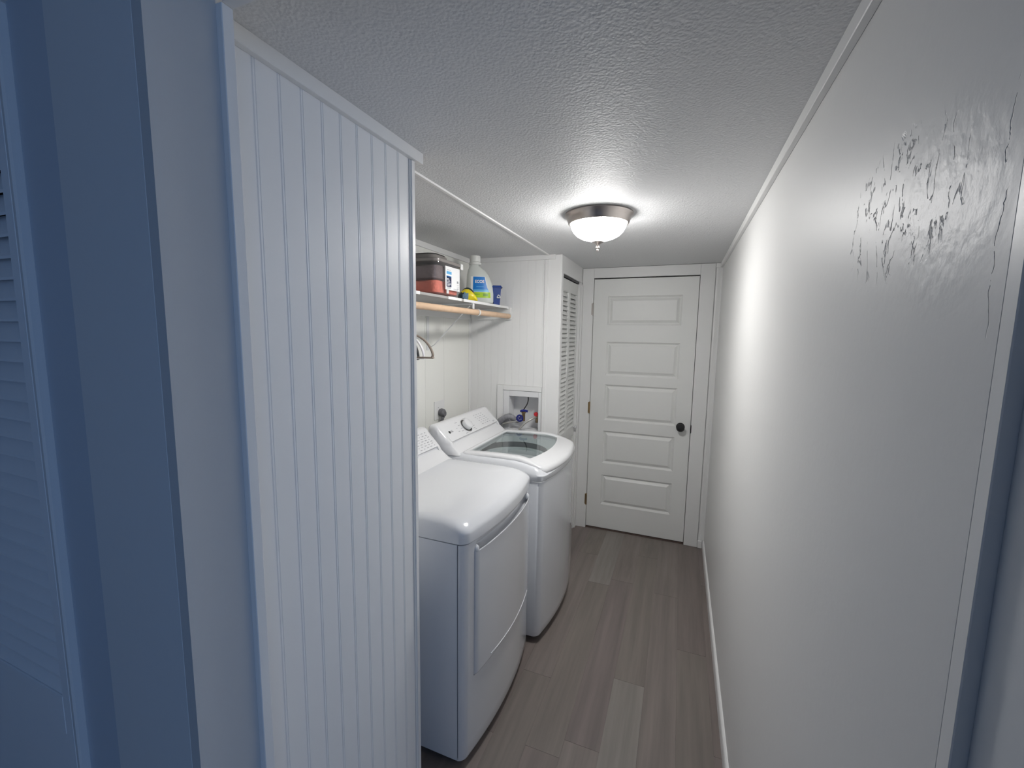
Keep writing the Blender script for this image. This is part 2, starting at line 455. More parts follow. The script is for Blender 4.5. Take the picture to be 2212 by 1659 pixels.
# ---- right wall with its trims
obj('wall_right', box((0.0, YJ, 0), (0.06, 0.06, H)), m_rwall, **ST)
obj('trim_ceiling_right', box((-0.015, YJ, H - 0.032), (0.0, 0.0, H), 0.0015), m_trim, **ST)
bb = bmesh.new()
prism([(0.0, 0.0), (-0.012, 0.0), (-0.012, 0.050), (-0.009, 0.058), (-0.004, 0.062), (0.0, 0.063)], 'y', YJ, -0.012, bb)
obj('baseboard_right', bb, m_trim, **ST)

# ---- end wall with the door opening (door leaf x -0.909..-0.146)
DX0, DX1, DZ = -0.912, -0.143, 2.052
we = obj('wall_end', box((-1.06, 0.0, 0), (DX0 - 0.03, 0.09, H)), m_wall, **ST)
obj('wall_section', box((DX1 + 0.03, 0.0, 0), (0.0, 0.09, H)), m_wall, we)
obj('wall_section', box((DX0 - 0.03, 0.0, DZ + 0.03), (DX1 + 0.03, 0.09, H)), m_wall, we)
obj('wall_backing', box((-1.0, 0.13, 0), (0.0, 0.15, H)), m_dark, we)
cas = obj('trim_door_casing', box((-1.0, -0.016, 0.0), (DX0, 0.0, H - 0.002), 0.002), m_trim, **ST)
obj('casing_board', box((DX1, -0.016, 0.0), (-0.046, 0.0, H - 0.002), 0.002), m_trim, cas)
obj('casing_board', box((DX0 + 0.0005, -0.016, DZ), (DX1 - 0.0005, 0.0, H - 0.002), 0.002), m_trim, cas)
obj('jamb', box((DX0 - 0.025, 0.0, 0), (DX0, 0.09, DZ + 0.02)), m_trim, cas)
obj('jamb', box((DX1, 0.0, 0), (DX1 + 0.025, 0.09, DZ + 0.02)), m_trim, cas)
obj('jamb', box((DX0, 0.0, DZ), (DX1, 0.09, DZ + 0.025)), m_trim, cas)
obj('door_stop', box((DX0, 0.05, DZ - 0.012), (DX1, 0.085, DZ)), m_dark, cas, label='door stop coloured near-black for its shade')  # shade under the head jamb is put into the stop's colour
obj('strike_plate', box((DX1 - 0.0015, -0.0175, 0.885), (DX1 + 0.004, -0.0002, 0.945), 0.0004), m_black, cas, label='black strike plate')
obj('trim_corner_right', prism([(-0.040, 0.0), (-0.040, -0.007), (-0.030, -0.010), (-0.012, -0.007), (0.0, -0.007), (0.0, 0.0)], 'z', 0.0, H - 0.033), m_trim, **ST)
obj('trim_corner_block', box((-0.045, -0.016, H - 0.034), (-0.0125, 0.0, H - 0.001), 0.003), m_trim, **ST)
obj('trim_threshold', box((DX0, -0.004, 0.0), (DX1, 0.05, 0.007), 0.001), m_redwood, **ST)
bmq = bmesh.new(); box((-0.046, -0.028, 0), (-0.0125, -0.0105, 0.062), 0.006, 2, bmq)
obj('baseboard_end', bmq, m_trim, **ST)

# ---- far door
d1 = empty('door_1', ((DX0 + DX1) / 2, 0.003, 0.010), **ST)
LX0, LX1, LZ0, LZ1 = -0.909, -0.1465, 0.014, 2.044
PX0, PX1 = -0.797, -0.253
panels = [(1.688, 1.912), (1.288, 1.556), (0.925, 1.216), (0.568, 0.838), (0.216, 0.470)]
def leaf_grid():
    bm = bmesh.new()
    aa, bbw, dep = 0.012, 0.024, 0.016
    # frame faces + panels built as nested rings
    def quad(p): bm.faces.new([bm.verts.new(q) for q in p])
    Y0 = 0.003
    zs = [LZ0] + [v for p in reversed(panels) for v in p] + [LZ1]
    quad([(LX0, Y0, LZ0), (PX0, Y0, LZ0), (PX0, Y0, LZ1), (LX0, Y0, LZ1)])
    quad([(PX1, Y0, LZ0), (LX1, Y0, LZ0), (LX1, Y0, LZ1), (PX1, Y0, LZ1)])
    for i in range(0, len(zs), 2):
        quad([(PX0, Y0, zs[i]), (PX1, Y0, zs[i]), (PX1, Y0, zs[i + 1]), (PX0, Y0, zs[i + 1])])
    for (z0, z1) in panels:
        rings = []
        for ins, dy in ((0, 0), (0.002, 0.003), (aa, dep), (aa + 0.004, dep), (aa + bbw, 0.0015), (aa + bbw + 0.002, 0.001)):
            rings.append([(PX0 + ins, Y0 + dy, z0 + ins), (PX1 - ins, Y0 + dy, z0 + ins), (PX1 - ins, Y0 + dy, z1 - ins), (PX0 + ins, Y0 + dy, z1 - ins)])
        loft(rings, False, True, bm)
    # sides and back
    for q in ([(LX0, Y0, LZ0), (LX0, Y0 + .035, LZ0), (LX0, Y0 + .035, LZ1), (LX0, Y0, LZ1)],
              [(LX1, Y0, LZ0), (LX1, Y0 + .035, LZ0), (LX1, Y0 + .035, LZ1), (LX1, Y0, LZ1)],
              [(LX0, Y0, LZ0), (LX1, Y0, LZ0), (LX1, Y0 + .035, LZ0), (LX0, Y0 + .035, LZ0)],
              [(LX0, Y0, LZ1), (LX1, Y0, LZ1), (LX1, Y0 + .035, LZ1), (LX0, Y0 + .035, LZ1)],
              [(LX0, Y0 + .035, LZ0), (LX1, Y0 + .035, LZ0), (LX1, Y0 + .035, LZ1), (LX0, Y0 + .035, LZ1)]):
        quad(q)
    bmesh.ops.remove_doubles(bm, verts=bm.verts, dist=1e-5)
    return bm
obj('door_leaf', leaf_grid(), m_door, d1)
kn = lathe([(0.005, 0), (0.031, 0), (0.031, -0.006), (0.012, -0.010), (0.010, -0.030), (0.020, -0.036), (0.028, -0.046), (0.029, -0.056), (0.022, -0.066), (0.004, -0.070)], (-0.216, 0.003, 0.924), 'y', 28)
obj('door_knob', kn, m_black, d1, True, label='round black door knob')
for i, hz in enumerate((1.812, 1.022, 0.250)):
    hb = bmesh.new()
    lathe([(0.0052, -0.045), (0.0052, 0.045)], (LX0 - 0.0015, -0.019, hz), 'z', 10, hb)
    for q in (-0.048, 0.045): lathe([(0.003, q), (0.0065, q + 0.0015), (0.003, q + 0.004)], (LX0 - 0.0015, -0.019, hz), 'z', 10, hb)
    box((LX0 - 0.014, -0.0185, hz - 0.044), (LX0 - 0.003, -0.0162, hz + 0.044), 0, 1, hb)
    obj('hinge', hb, m_nickel if i == 0 else m_brass, d1, label='silver nickel hinge' if i == 0 else None)

# ---- partition on the left, faced with beadboards
wl = obj('wall_left', box((WL - 0.050, YJ + 0.001, 0), (WL - 0.009, YP - 0.004, H)), m_board, **ST)
BP = 0.0537
def board_profile(w, g=0.0012):
    """depth (0 at face) along the board: groove, bead, groove, flat"""
    pr = [(0, g + .0004), (0.0008, g), (0.0014, 0.0004)]
    for k in range(5):
        a = PI * k / 4; pr.append((0.0014 + 0.0017 * (1 - math.cos(a)), 0.0004 - 0.0006 * math.sin(a)))
    pr += [(0.0054, g), (0.0061, g), (0.0072, 0.0), (w - 0.0008, 0.0), (w, g)]
    return pr
def board_vert(face, y0, w, z0, z1, axis='y', thick=0.0075, direction=1, g=0.0012):
    pr = board_profile(w, g)
    poly = []
    for s, dpt in pr:
        if axis == 'y': poly.append((face - dpt, y0 + direction * s))
        else: poly.append((y0 + direction * s, face + dpt))
    if axis == 'y': poly += [(face - thick, y0 + direction * w), (face - thick, y0)]
    else: poly += [(y0 + direction * w, face + thick), (y0, face + thick)]
    return prism(poly, 'z', z0, z1)
y = -2.3490
src = None
while y > YJ + 0.003:
    w = min(BP, y - (YJ + 0.0015))
    nm = obj('board', board_vert(WL, y - w, w - 0.0003, 0.0, H - 0.002), m_board, wl)
    y -= BP
# bead groups sit at the room side edge of every board
obj('trim_partition_top', box((WL + 0.0002, YJ + 0.001, H - 0.031), (WL + 0.015, -2.296, H), 0.0008), m_trim, **ST)
post = bmesh.new()
prism([(WL - 0.055, YP - 0.004), (WL - 0.055, YP), (WL + 0.004, YP), (WL + 0.006, YP - 0.003), (WL + 0.006, YP - 0.009), (WL + 0.006, YP - 0.0165), (WL + 0.002, YP - 0.0172), (WL + 0.002, YP - 0.0232), (WL - 0.008, YP - 0.0235), (WL - 0.009, YP - 0.004)], 'z', 0, H - 0.032, post)
obj('trim_partition_post', post, m_trim, smooth=False, **ST)

# ---- alcove: far end wall with the opening of the outlet box
wa = obj('wall_alcove', box((XB, YE + 0.009, 0), (-1.395, YE + 0.05, H)), m_wall, **ST)
obj('wall_section', box((-1.395, YE + 0.009, 0), (-1.115, YE + 0.05, 0.93)), m_wall, wa)
obj('wall_section', box((-1.395, YE + 0.009, 1.20), (-1.115, YE + 0.05, H)), m_wall, wa)
obj('wall_section', box((-1.115, YE + 0.009, 0), (WL - 0.004, YE + 0.05, H)), m_wall, wa)
x = -1.668
while x < -1.120:
    w = min(BP, -1.119 - x)
    if w < 0.008: break
    x1 = x + w
    if x1 > -1.45 and x < -1.105:
        obj('board', board_vert(YE, x, w - 0.0003, 0.0, 0.86, 'x', g=0.0006), m_wall, wa)
        obj('board', board_vert(YE, x, w - 0.0003, 1.247, H - 0.002, 'x', g=0.0006), m_wall, wa)
    else:
        obj('board', board_vert(YE, x, w - 0.0003, 0.0, H - 0.002, 'x', g=0.0006), m_wall, wa)
    x += BP
obj('trim_alcove_top', box((XB + 0.012, YE - 0.012, H - 0.030), (-1.045, YE - 0.0003, H), 0.0015), m_trim, **ST)
obj('trim_alcove_stile', box((-1.118, YE - 0.006, 0), (-1.092, YE + 0.008, H - 0.031), 0.002), m_trim, **ST)
cc = bmesh.new()
prism([(-1.092, YE - 0.0), (-1.092, YE + 0.0085), (WL - 0.004, YE + 0.0085), (WL - 0.004, YE + 0.05), (WL, YE + 0.05), (WL, YE + 0.004), (WL - 0.004, YE)], 'z', 0, H - 0.001, cc)
obj('wall_column', cc, m_trim, **ST)
obj('trim_alcove_corner', prism([(XB + 0.0005, YE), (XB + 0.012, YE), (XB + 0.012, YE - 0.007), (XB + 0.006, YE - 0.018), (XB + 0.0005, YE - 0.018)], 'z', 0, H - 0.031), m_trim, **ST)
# back wall: sheet panelling
wb = obj('wall_back', box((XB - 0.05, YP - 0.05, 0), (XB - 0.008, YE + 0.05, H)), m_back, **ST)
gr = [YE - 0.0, -1.012, -1.232, -1.452, -1.76, -2.06, YP + 0.01]
for a, b2 in zip(gr, gr[1:]):
    bm = box((XB - 0.0075, b2 + 0.0010, 0), (XB, a - 0.0010, H - 0.001), 0.0012)
    obj('panel', bm, m_back, wb)
obj('wall_alcove_near', box((XB - 0.05, YP - 0.055, 0), (WL - 0.052, YP, H)), m_wall, **ST)
obj('trim_back_top', box((XB + 0.0002, YP + 0.001, H - 0.032), (XB + 0.012, YE - 0.0005, H), 0.0015), m_trim, **ST)

# ---- closet with louvered bifold doors
CX = WL - 0.018
wc = obj('wall_closet', box((WL - 0.05, -0.598, 2.016), (WL, 0.0, H)), m_trim, **ST)
obj('closet_jamb', box((WL - 0.05, -0.080, 0), (WL, 0.0, 2.0155), 0.003), m_trim, wc)
obj('closet_stop', box((WL - 0.0005, -0.062, 0.0), (WL + 0.0105, -0.0165, 2.0), 0.003), m_trim, wc)
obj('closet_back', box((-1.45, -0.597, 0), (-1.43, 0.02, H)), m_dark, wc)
obj('door_track', box((CX - 0.028, -0.597, 2.001), (CX + 0.006, -0.081, 2.0158)), m_black, wc, label='black shadow gap and track above the bifold')  # black bar fills the gap above the leaves; its shade is in the colour
def louver_door(name, faces, y0, y1, z0, z1, zmid, nz, ax='y', sx=1):
    """leaf in the plane of x (ax='y') or of y (ax='x'); faces = face coordinate, sx outward direction"""
    th = 0.024
    def B(u0, u1, a, b2, d0=0.0, d1=th, bev=0.0015):
        if ax == 'y': return box((faces - sx * d0, u0, a), (faces - sx * d1, u1, b2), bev)
        return box((u0, faces - sx * d0, a), (u1, faces - sx * d1, b2), bev)
    if ax == 'y': o0 = (faces - sx * th / 2, (y0 + y1) / 2, z0)
    else: o0 = ((y0 + y1) / 2, faces - sx * th / 2, z0)
    lf = obj('door_leaf', B(y0, y0 + 0.026, z0, z1), m_louver, name)
    sw = 0.026
    obj('stile', B(y1 - sw, y1, z0, z1), m_louver, lf)
    obj('rail', B(y0 + sw, y1 - sw, z1 - 0.085, z1), m_louver, lf)
    obj('rail', B(y0 + sw, y1 - sw, zmid - 0.06, zmid + 0.02), m_louver, lf)
    obj('rail', B(y0 + sw, y1 - sw, z0, z0 + 0.12), m_louver, lf)
    obj('lower_panel', B(y0 + sw, y1 - sw, z0 + 0.12, zmid - 0.06, 0.008, 0.018, 0), m_louver, lf)
    zs0 = zmid + 0.02; zs1 = z1 - 0.085; n = nz; p = (zs1 - zs0) / n
    srcs = None
    for i in range(n):
        zc = zs0 + (i + 0.5) * p
        # slat: outer edge low, inner edge high
        hh = p * 0.60; t = 0.0030
        poly = [(0.003, -hh), (0.003, -hh + t * 1.6), (0.021, hh), (0.021, hh - t * 1.6)]
        if srcs is None:
            if ax == 'y': bm = prism([(faces - sx * d, zc + q) for d, q in [(0, 0)]] or [], 'y', 0, 1) if False else None
            bm = bmesh.new()
            loops = []
            for u in (y0 + sw, y1 - sw):
                if ax == 'y': loops.append([(faces - sx * d, u, zc + q) for d, q in poly])
                else: loops.append([(u, faces - sx * d, zc + q) for d, q in poly])
            loft(loops, True, True, bm)
            srcs = obj('slat', bm, m_louver, lf); z_org = WO[srcs.name].z - zc
        else:
            w0 = WO[srcs.name]
            inst(srcs, 'slat', (w0.x, w0.y, zc + z_org), lf)
    return lf
d2 = empty('door_2', (CX - 0.012, -0.34, 0.02), **ST)
louver_door(d2, CX, -0.596, -0.345, 0.02, 1.996, 0.865, 32)
lf2 = louver_door(d2, CX, -0.343, -0.083, 0.02, 1.996, 0.865, 32)
kb = lathe([(0.006, 0.0), (0.005, 0.010), (0.012, 0.016), (0.015, 0.022), (0.012, 0.028), (0.003, 0.030)], (CX + 0.0003, -0.115, 0.872), 'x', 18)
obj('door_knob', kb, m_plastic, lf2, True)

# ---- near door frame (the camera looks through it) and the room behind the camera
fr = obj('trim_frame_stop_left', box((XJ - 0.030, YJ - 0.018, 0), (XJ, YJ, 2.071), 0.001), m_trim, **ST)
obj('trim_frame_jamb_left', box((XJ - 0.032, YN - 0.015, 0), (XJ - 0.012, YJ - 0.0182, 2.083)), m_jamb_shade, **ST)
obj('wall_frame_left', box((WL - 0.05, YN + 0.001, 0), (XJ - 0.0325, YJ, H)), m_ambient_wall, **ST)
obj('trim_frame_stop_top', box((XJ, YJ - 0.018, 2.071), (0.0, YJ, 2.083), 0.001), m_trim, **ST)
obj('trim_frame_head', box((XJ - 0.012, YN, 2.0835), (0.012, YJ, 2.10)), m_ambient_wall, **ST)
obj('wall_header', box((-3.2, YN + 0.001, 2.1005), (2.0, YJ - 0.0005, 2.36)), m_ambient_wall, **ST)
obj('trim_frame_stop_right', box((0.0, YJ - 0.018, 0), (0.030, YJ, 2.071), 0.001), m_trim, **ST)
obj('trim_frame_jamb_right', box((0.012, YN, 0), (0.032, YJ - 0.0182, 2.083)), m_ambient_wall, **ST)
obj('wall_frame_right', box((0.0325, YN + 0.001, 0), (2.0, YJ - 0.0005, 2.10)), m_ambient_wall, **ST)
cl = obj('trim_frame_casing_left', box((-1.12, YN - 0.015, 0), (XJ - 0.0323, YN, 2.17), 0.001), m_ambient_wall, **ST)
obj('trim_frame_casing_right', box((0.014, YN - 0.015, 0), (0.10, YN, 2.17), 0.003), m_ambient_wall, **ST)
obj('trim_frame_casing_top', box((XJ - 0.032, YN - 0.015, 2.1008), (0.0135, YN, 2.17), 0.003), m_ambient_wall, **ST)
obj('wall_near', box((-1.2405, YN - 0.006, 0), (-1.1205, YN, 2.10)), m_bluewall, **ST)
obj('trim_closet_casing', box((-1.254, YN - 0.020, 0), (-1.241, YN - 0.0, 2.10), 0.003), m_ambient_wall, **ST)
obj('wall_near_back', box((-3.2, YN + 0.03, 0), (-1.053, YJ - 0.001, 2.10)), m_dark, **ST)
d3 = empty('door_3', (-1.42, YN - 0.006, 0.02), **ST)
m_louver_keep = m_louver; m_louver = m_closet
louver_door(d3, YN - 0.018, -1.68, -1.2575, 0.02, 2.05, 0.90, 30, 'x', -1)
m_louver = m_louver_keep
obj('wall_near_left', box((-3.2, YN - 0.006, 0), (-1.69, YN, 2.10)), m_ambient_wall, **ST)
obj('wall_room_left', box((-3.25, -6.0, 0), (-3.2, YN, 2.3)), m_ambient_wall, **ST)
obj('wall_room_right', box((2.0, -6.0, 0), (2.05, YN, 2.3)), m_ambient_wall, **ST)
obj('wall_room_back', box((-3.25, -6.05, 0), (2.05, -6.0, 2.3)), m_ambient_wall, **ST)

# ================================================================== WASHER AND DRYER
def heightfield(ys, zs, fn, keep, back, lip=None):
    bm = bmesh.new(); V = {}
    def g(i, j):
        if (i, j) not in V: V[i, j] = bm.verts.new((fn(ys[i], zs[j]), ys[i], zs[j]))
        return V[i, j]
    for i in range(len(ys) - 1):
        for j in range(len(zs) - 1):
            if keep((ys[i] + ys[i + 1]) / 2, (zs[j] + zs[j + 1]) / 2):
                bm.faces.new((g(i, j), g(i + 1, j), g(i + 1, j + 1), g(i, j + 1)))
    # rim back to the plane x = back
    edges = [e for e in bm.edges if len(e.link_faces) == 1]
    r = bmesh.ops.extrude_edge_only(bm, edges=edges)
    for v in [q for q in r['geom'] if isinstance(q, bmesh.types.BMVert)]:
        if lip and v.co.z > lip and dY0 + 0.012 < v.co.y < dY1 - 0.012: v.co.x -= 0.004; v.co.z -= 0.004
        else: v.co.x = back
    return bm
def sm(a, b2, x):
    t = max(0.0, min(1.0, (x - a) / (b2 - a))); return t * t * (3 - 2 * t)
def frange(a, b2, step, extra=()):
    n = max(1, int(round((b2 - a) / step))); s = {round(a + (b2 - a) * i / n, 5) for i in range(n + 1)}
    for e in extra: s.add(round(e, 5))
    return sorted(s)
def console(root, y0, y1, zd, xfront, logo):
    """raised control console; face slopes up and back"""
    x0 = xfront
    def prof(notch):
        p = [(x0 + 0.030, zd - 0.004), (x0 + 0.012, zd + 0.004), (x0 - 0.012, zd + 0.020), (x0 - 0.034, zd + 0.038)]
        if notch: p += [(x0 - 0.0500, zd + 0.0440), (x0 - 0.0520, zd + 0.0580), (x0 - 0.0445, zd + 0.0605)]
        else: p += [(x0 - 0.0400, zd + 0.0500), (x0 - 0.0440, zd + 0.0565), (x0 - 0.0470, zd + 0.0600)]
        p += [(x0 - 0.080, zd + 0.094), (x0 - 0.124, zd + 0.139), (x0 - 0.132, zd + 0.146), (x0 - 0.142, zd + 0.150), (x0 - 0.155, zd + 0.151), (x0 - 0.168, zd + 0.147), (x0 - 0.178, zd + 0.135), (x0 - 0.184, zd - 0.004)]
        return p
    pn, pc = prof(True), prof(False)
    ins = 0.035
    body = loft([[(x, y0 + ins, z) for x, z in pn], [(x, y1 - ins, z) for x, z in pn]])
    c = obj('console', body, m_plastic, root, True)
    ctr = Vector((x0 - 0.115, 0, zd + 0.05))
    for s, ya, yb in ((1, y0, y0 + ins), (-1, y1, y1 - ins)):
        loops = []
        for t in (0.0, 0.06, 0.2, 0.45, 1.0):
            y = ya + (yb - ya) * t; k = math.sqrt(max(0, 1 - (1 - min(1, t / 0.45)) ** 2)); sc = 0.030 * (1 - k)
            L = []
            for x, z in pc:
                dx = ctr.x - x; dz = ctr.z - z; n = math.hypot(dx, dz)
                f = sc / n if z > zd + 0.02 else 0
                back = 0.080 * (1 - k) * max(0.0, min(1.0, (x - (x0 - 0.12)) / 0.08))
                L.append((x + dx * f - back, y, z + dz * f))
            loops.append(L)
        obj('console_end', loft(loops), m_plastic, c, True)
    # face frame: origin on the face, ex along +y... text reads with up = up-slope
    a = Vector((x0 - 0.0445, 0, zd + 0.0605)); b2 = Vector((x0 - 0.124, 0, zd + 0.139)); up = (b2 - a).normalized()
    nrm = Vector((0, 1, 0)).cross(up)
    if nrm.x < 0: nrm = -nrm
    def onface(y, t, off=0.0006):
        p = a.lerp(b2, t); return Vector((p.x, y, p.z)) + nrm * off
    def dash(y, t, wy, wt, m=m_print, nm='print_mark', bm=None):
        bm2 = bm or bmesh.new()
        vs = []
        for off in (0.0001, 0.0005):
            for dy, dt in ((-wy / 2, -wt / 2), (wy / 2, -wt / 2), (wy / 2, wt / 2), (-wy / 2, wt / 2)):
                p = onface(y + dy, t, off) + up * dt; vs.append(bm2.verts.new(p))
        for q in ((4, 5, 6, 7), (0, 1, 5, 4), (1, 2, 6, 5), (2, 3, 7, 6), (3, 0, 4, 7)): bm2.faces.new([vs[i] for i in q])
        return bm2
    return c, onface, up, nrm, dash
def feet(root, y0, y1):
    for x in (-1.49, -0.95):
        for y in (y0 + 0.05, y1 - 0.05):
            obj('foot', lathe([(0.020, 0.0), (0.022, 0.006), (0.012, 0.010), (0.010, 0.034)], (x, y, 0.0), 'z', 14), m_black, root)

# ------------------------------------------------ dryer (near)
DY0, DY1 = -2.193, -1.507; FX = -0.903; BOW = 0.036
dr = empty('dryer', (-1.28, -1.85, 0.0), label='white clothes dryer nearest the beadboard partition, with a wide front door and a plain top', cat='dryer')
Z0 = 0.032; ZB = 0.872
obj('cabinet', loft([brect(-1.560, -0.930, DY0, DY1, z, 0, 0.006, 2, 2) for z in (Z0, ZB)]), m_enamel, dr, True)
obj('panel_seam', loft([brect(-0.9297, -0.9275, DY0 + .0015, DY1 - .0015, z, 0, 0.0005, 2, 1) for z in (Z0, ZB)]), m_seam, dr)
yc = (DY0 + DY1) / 2; hw = (DY1 - DY0) / 2
def front_x(y, rc=0.028):
    s = 1 - ((y - yc) / hw) ** 2
    e = hw - abs(y - yc); r = 0.0
    if e < rc: r = rc * (1 - math.sqrt(max(0, 1 - (1 - e / rc) ** 2))) * 0.85
    return FX + BOW * s - r
dY0, dY1, dZ0, dZ1 = DY0 + 0.056, DY1 - 0.056, 0.345, 0.833
def dryer_face(y, z):
    x = front_x(y)
    if z < 0.05: x -= 0.006 * (1 - (z - Z0) / 0.018)
    return x
def in_door(y, z): return dY0 < y < dY1 and dZ0 < z < dZ1
def fn_front(y, z):
    x = dryer_face(y, z)
    # scoop above the door lip
    w = sm(dY0 + 0.010, dY0 + 0.030, y) * (1 - sm(dY1 - 0.030, dY1 - 0.010, y))
    x -= 0.020 * w * (1 - sm(0.838, 0.867, z)) if z > 0.83 else 0
    return x
def fn_door(y, z):
    x = dryer_face(y, z) + 0.010
    d = min(y - dY0, dY1 - y)
    zb = z - dZ0
    if d < 0.022: x -= 0.013 * (1 - math.sqrt(max(0, 1 - (1 - d / 0.022) ** 2)))
    if zb < 0.012: x -= 0.011 * (1 - math.sqrt(max(0, 1 - (1 - zb / 0.012) ** 2)))
    # door flares towards the lip of the handle
    x += 0.002 * sm(0.80, 0.833, z) * sm(0, 0.05, d)
    t = dZ1 - z
    if t < 0.003: x -= 0.002 * (1 - t / 0.003)
    return x
ysf = frange(DY0, DY1, 0.012, (dY0, dY1) + tuple(DY0 + 0.028 * (1 - math.cos(PI * k / 14)) for k in range(8)) + tuple(DY1 - 0.028 * (1 - math.cos(PI * k / 14)) for k in range(8)) + tuple(dY0 + 0.004 * k for k in range(9)) + tuple(dY1 - 0.004 * k for k in range(9)))
zsf = frange(Z0, ZB, 0.06, (0.05, 0.8335, 0.840, 0.848, 0.852, 0.855, 0.858, 0.860, 0.862, 0.864, 0.866, dZ0, dZ1))
obj('front_panel', heightfield(ysf, zsf, fn_front, lambda y, z: not in_door(y, z), -0.9273), m_enamel, dr, True)
ysd = frange(dY0 + 0.0012, dY1 - 0.0012, 0.012, tuple(dY0 + 0.0012 + 0.003 * k for k in range(9)) + tuple(dY1 - 0.0012 - 0.003 * k for k in range(9)))
zsd = frange(dZ0 + 0.0012, dZ1, 0.03, tuple(dZ0 + 0.0012 + 0.002 * k for k in range(8)) + tuple(dZ1 - 0.0015 * k for k in range(7)))
dd = obj('dryer_door', heightfield(ysd, zsd, fn_door, lambda y, z: True, -0.9273, dZ1 - 0.001), m_enamel, dr, True)
lin = []
for i in range(25):
    y = dY0 + 0.004 + (dY1 - dY0 - 0.008) * i / 24; w = sm(dY0 + 0.010, dY0 + 0.030, y) * (1 - sm(dY1 - 0.030, dY1 - 0.010, y))
    lin.append([(front_x(y) - 0.020 * w - 0.001, y, 0.8335), (front_x(y) - 0.021 * w - 0.001, y, 0.822), (front_x(y) - 0.016 * w - 0.001, y, 0.808), (front_x(y) + 0.003, y, 0.802)])
obj('handle_recess', loft(lin, False, False, closed=False), m_enamel, dr, True)
for yy in (dY0 + 0.014, dY1 - 0.014):
    s = bmesh.new(); bmesh.ops.create_uvsphere(s, u_segments=16, v_segments=10, radius=1.0)
    bmesh.ops.transform(s, matrix=Matrix.Translation((front_x(yy) - 0.001, yy, dZ1 + 0.002)) @ Matrix.Diagonal((0.011, 0.012, 0.016, 1)), verts=s.verts)
    obj('handle_end', s, m_enamel, dd, True)
obj('door_crease', tube([(fn_door(dY0 + 0.10 + (dY1 - dY0 - 0.13) * t, 0.40) + 0.0002, dY0 + 0.10 + (dY1 - dY0 - 0.13) * t, 0.337 + 0.022 + 0.010 * (2 * t - 1) ** 2) for t in [i / 24 for i in range(25)]], [0.0022] * 25, 8), m_enamel, dd, True)
# top: overhanging lid with soft shoulders
def top_z(x, y): return -0.020 * sm(-1.02, -0.86, x)
loops = []
for ins, z in ((0.004, 0.8745), (0.0, 0.8765), (0.0, 0.912), (0.002, 0.925), (0.006, 0.936), (0.012, 0.944), (0.020, 0.950), (0.030, 0.954), (0.046, 0.956)):
    k = sm(0.90, 0.95, z)
    loops.append(brect(-1.562 + ins * 0.3, FX + 0.004 - ins, DY0 - 0.002 + ins, DY1 + 0.002 - ins, (lambda zz, kk: (lambda x, y: zz + kk * top_z(x, y)))(z, k), BOW + 0.002, 0.032 + ins * 0.2, 12, 6, 0.40))
bm = loft(loops, True, False)
# inner surface
inner = loops[-1]
bm2 = bmesh.new()
n = len(inner)
cen = (-1.25, yc)
rings = [inner]
for t in (0.75, 0.45, 0.15):
    rings.append([(cen[0] + (p[0] - cen[0]) * t, cen[1] + (p[1] - cen[1]) * t, 0.956 + top_z(cen[0] + (p[0] - cen[0]) * t, 0)) for p in inner])
R2 = loft(rings, False, True, bm)
bmesh.ops.remove_doubles(bm, verts=bm.verts, dist=1e-5)
obj('top', bm, m_enamel, dr, True)
con, onface, up, nrm, dash = console(dr, DY0 + 0.004, DY1 - 0.004, 0.956, -1.358, False)
pm = bmesh.new()
for r_, t in enumerate((0.86, 0.72, 0.60, 0.48, 0.36, 0.24, 0.12)):
    for q in range(5):
        y = DY1 - 0.055 - q * 0.030 - (r_ % 2) * 0.007
        dash(y, t, 0.015 if (q + r_) % 3 else 0.008, 0.0028, bm=pm)
obj('panel_print', pm, m_print, con, label='grey printed marks', kind='stuff')
feet(dr, DY0, DY1)

# ------------------------------------------------ washer (far)
WY0, WY1 = -1.474, -0.786; WX = -0.850; WB = 0.040
ws = empty('washing_machine', (-1.25, -1.13, 0.0), label='white top-loading washing machine with glass lid in the far corner of the alcove', cat='washing machine')
wyc = (WY0 + WY1) / 2
loops = []
for z, ins in ((0.036, 0.010), (0.05, 0.003), (0.09, 0.0), (0.872, 0.0), (0.8735, 0.002)):
    loops.append(brect(-1.545, WX - ins, WY0 + ins * 0.4, WY1 - ins * 0.4, z, WB, 0.030, 12, 6, 0.30))
obj('cabinet', loft(loops), m_enamel, ws, True)
# top cover with a rectangular opening for the tub
GL = dict(x0=-1.290, x1=-0.945, y0=-1.392, y1=-0.872)
def wz(x, y): return -0.030 * sm(-1.02, -0.82, x)
loops = []
for ins, z in ((0.001, 0.8745), (-0.002, 0.880), (-0.002, 0.915), (0.002, 0.930), (0.008, 0.944), (0.016, 0.954), (0.026, 0.960)):
    k = sm(0.89, 0.945, z)
    loops.append(brect(-1.547 + ins * 0.3, WX + 0.002 - ins, WY0 + ins, WY1 - ins, (lambda zz, kk: (lambda x, y: zz + kk * wz(x, y)))(z, k), WB, 0.034 + 0.2 * ins, 12, 6, 0.30))
zi = 0.961
loops.append(brect(GL['x0'] - 0.012, GL['x1'] + 0.012, GL['y0'] - 0.01, GL['y1'] + 0.01, lambda x, y: zi + wz(x, y), 0.045, 0.03, 12, 6, 0.3))
loops.append(brect(GL['x0'] - 0.008, GL['x1'] + 0.008, GL['y0'] - 0.006, GL['y1'] + 0.006, lambda x, y: zi - 0.03 + wz(x, y), 0.045, 0.03, 12, 6, 0.3))
obj('top_cover', loft(loops, False, False), m_enamel, ws, True)
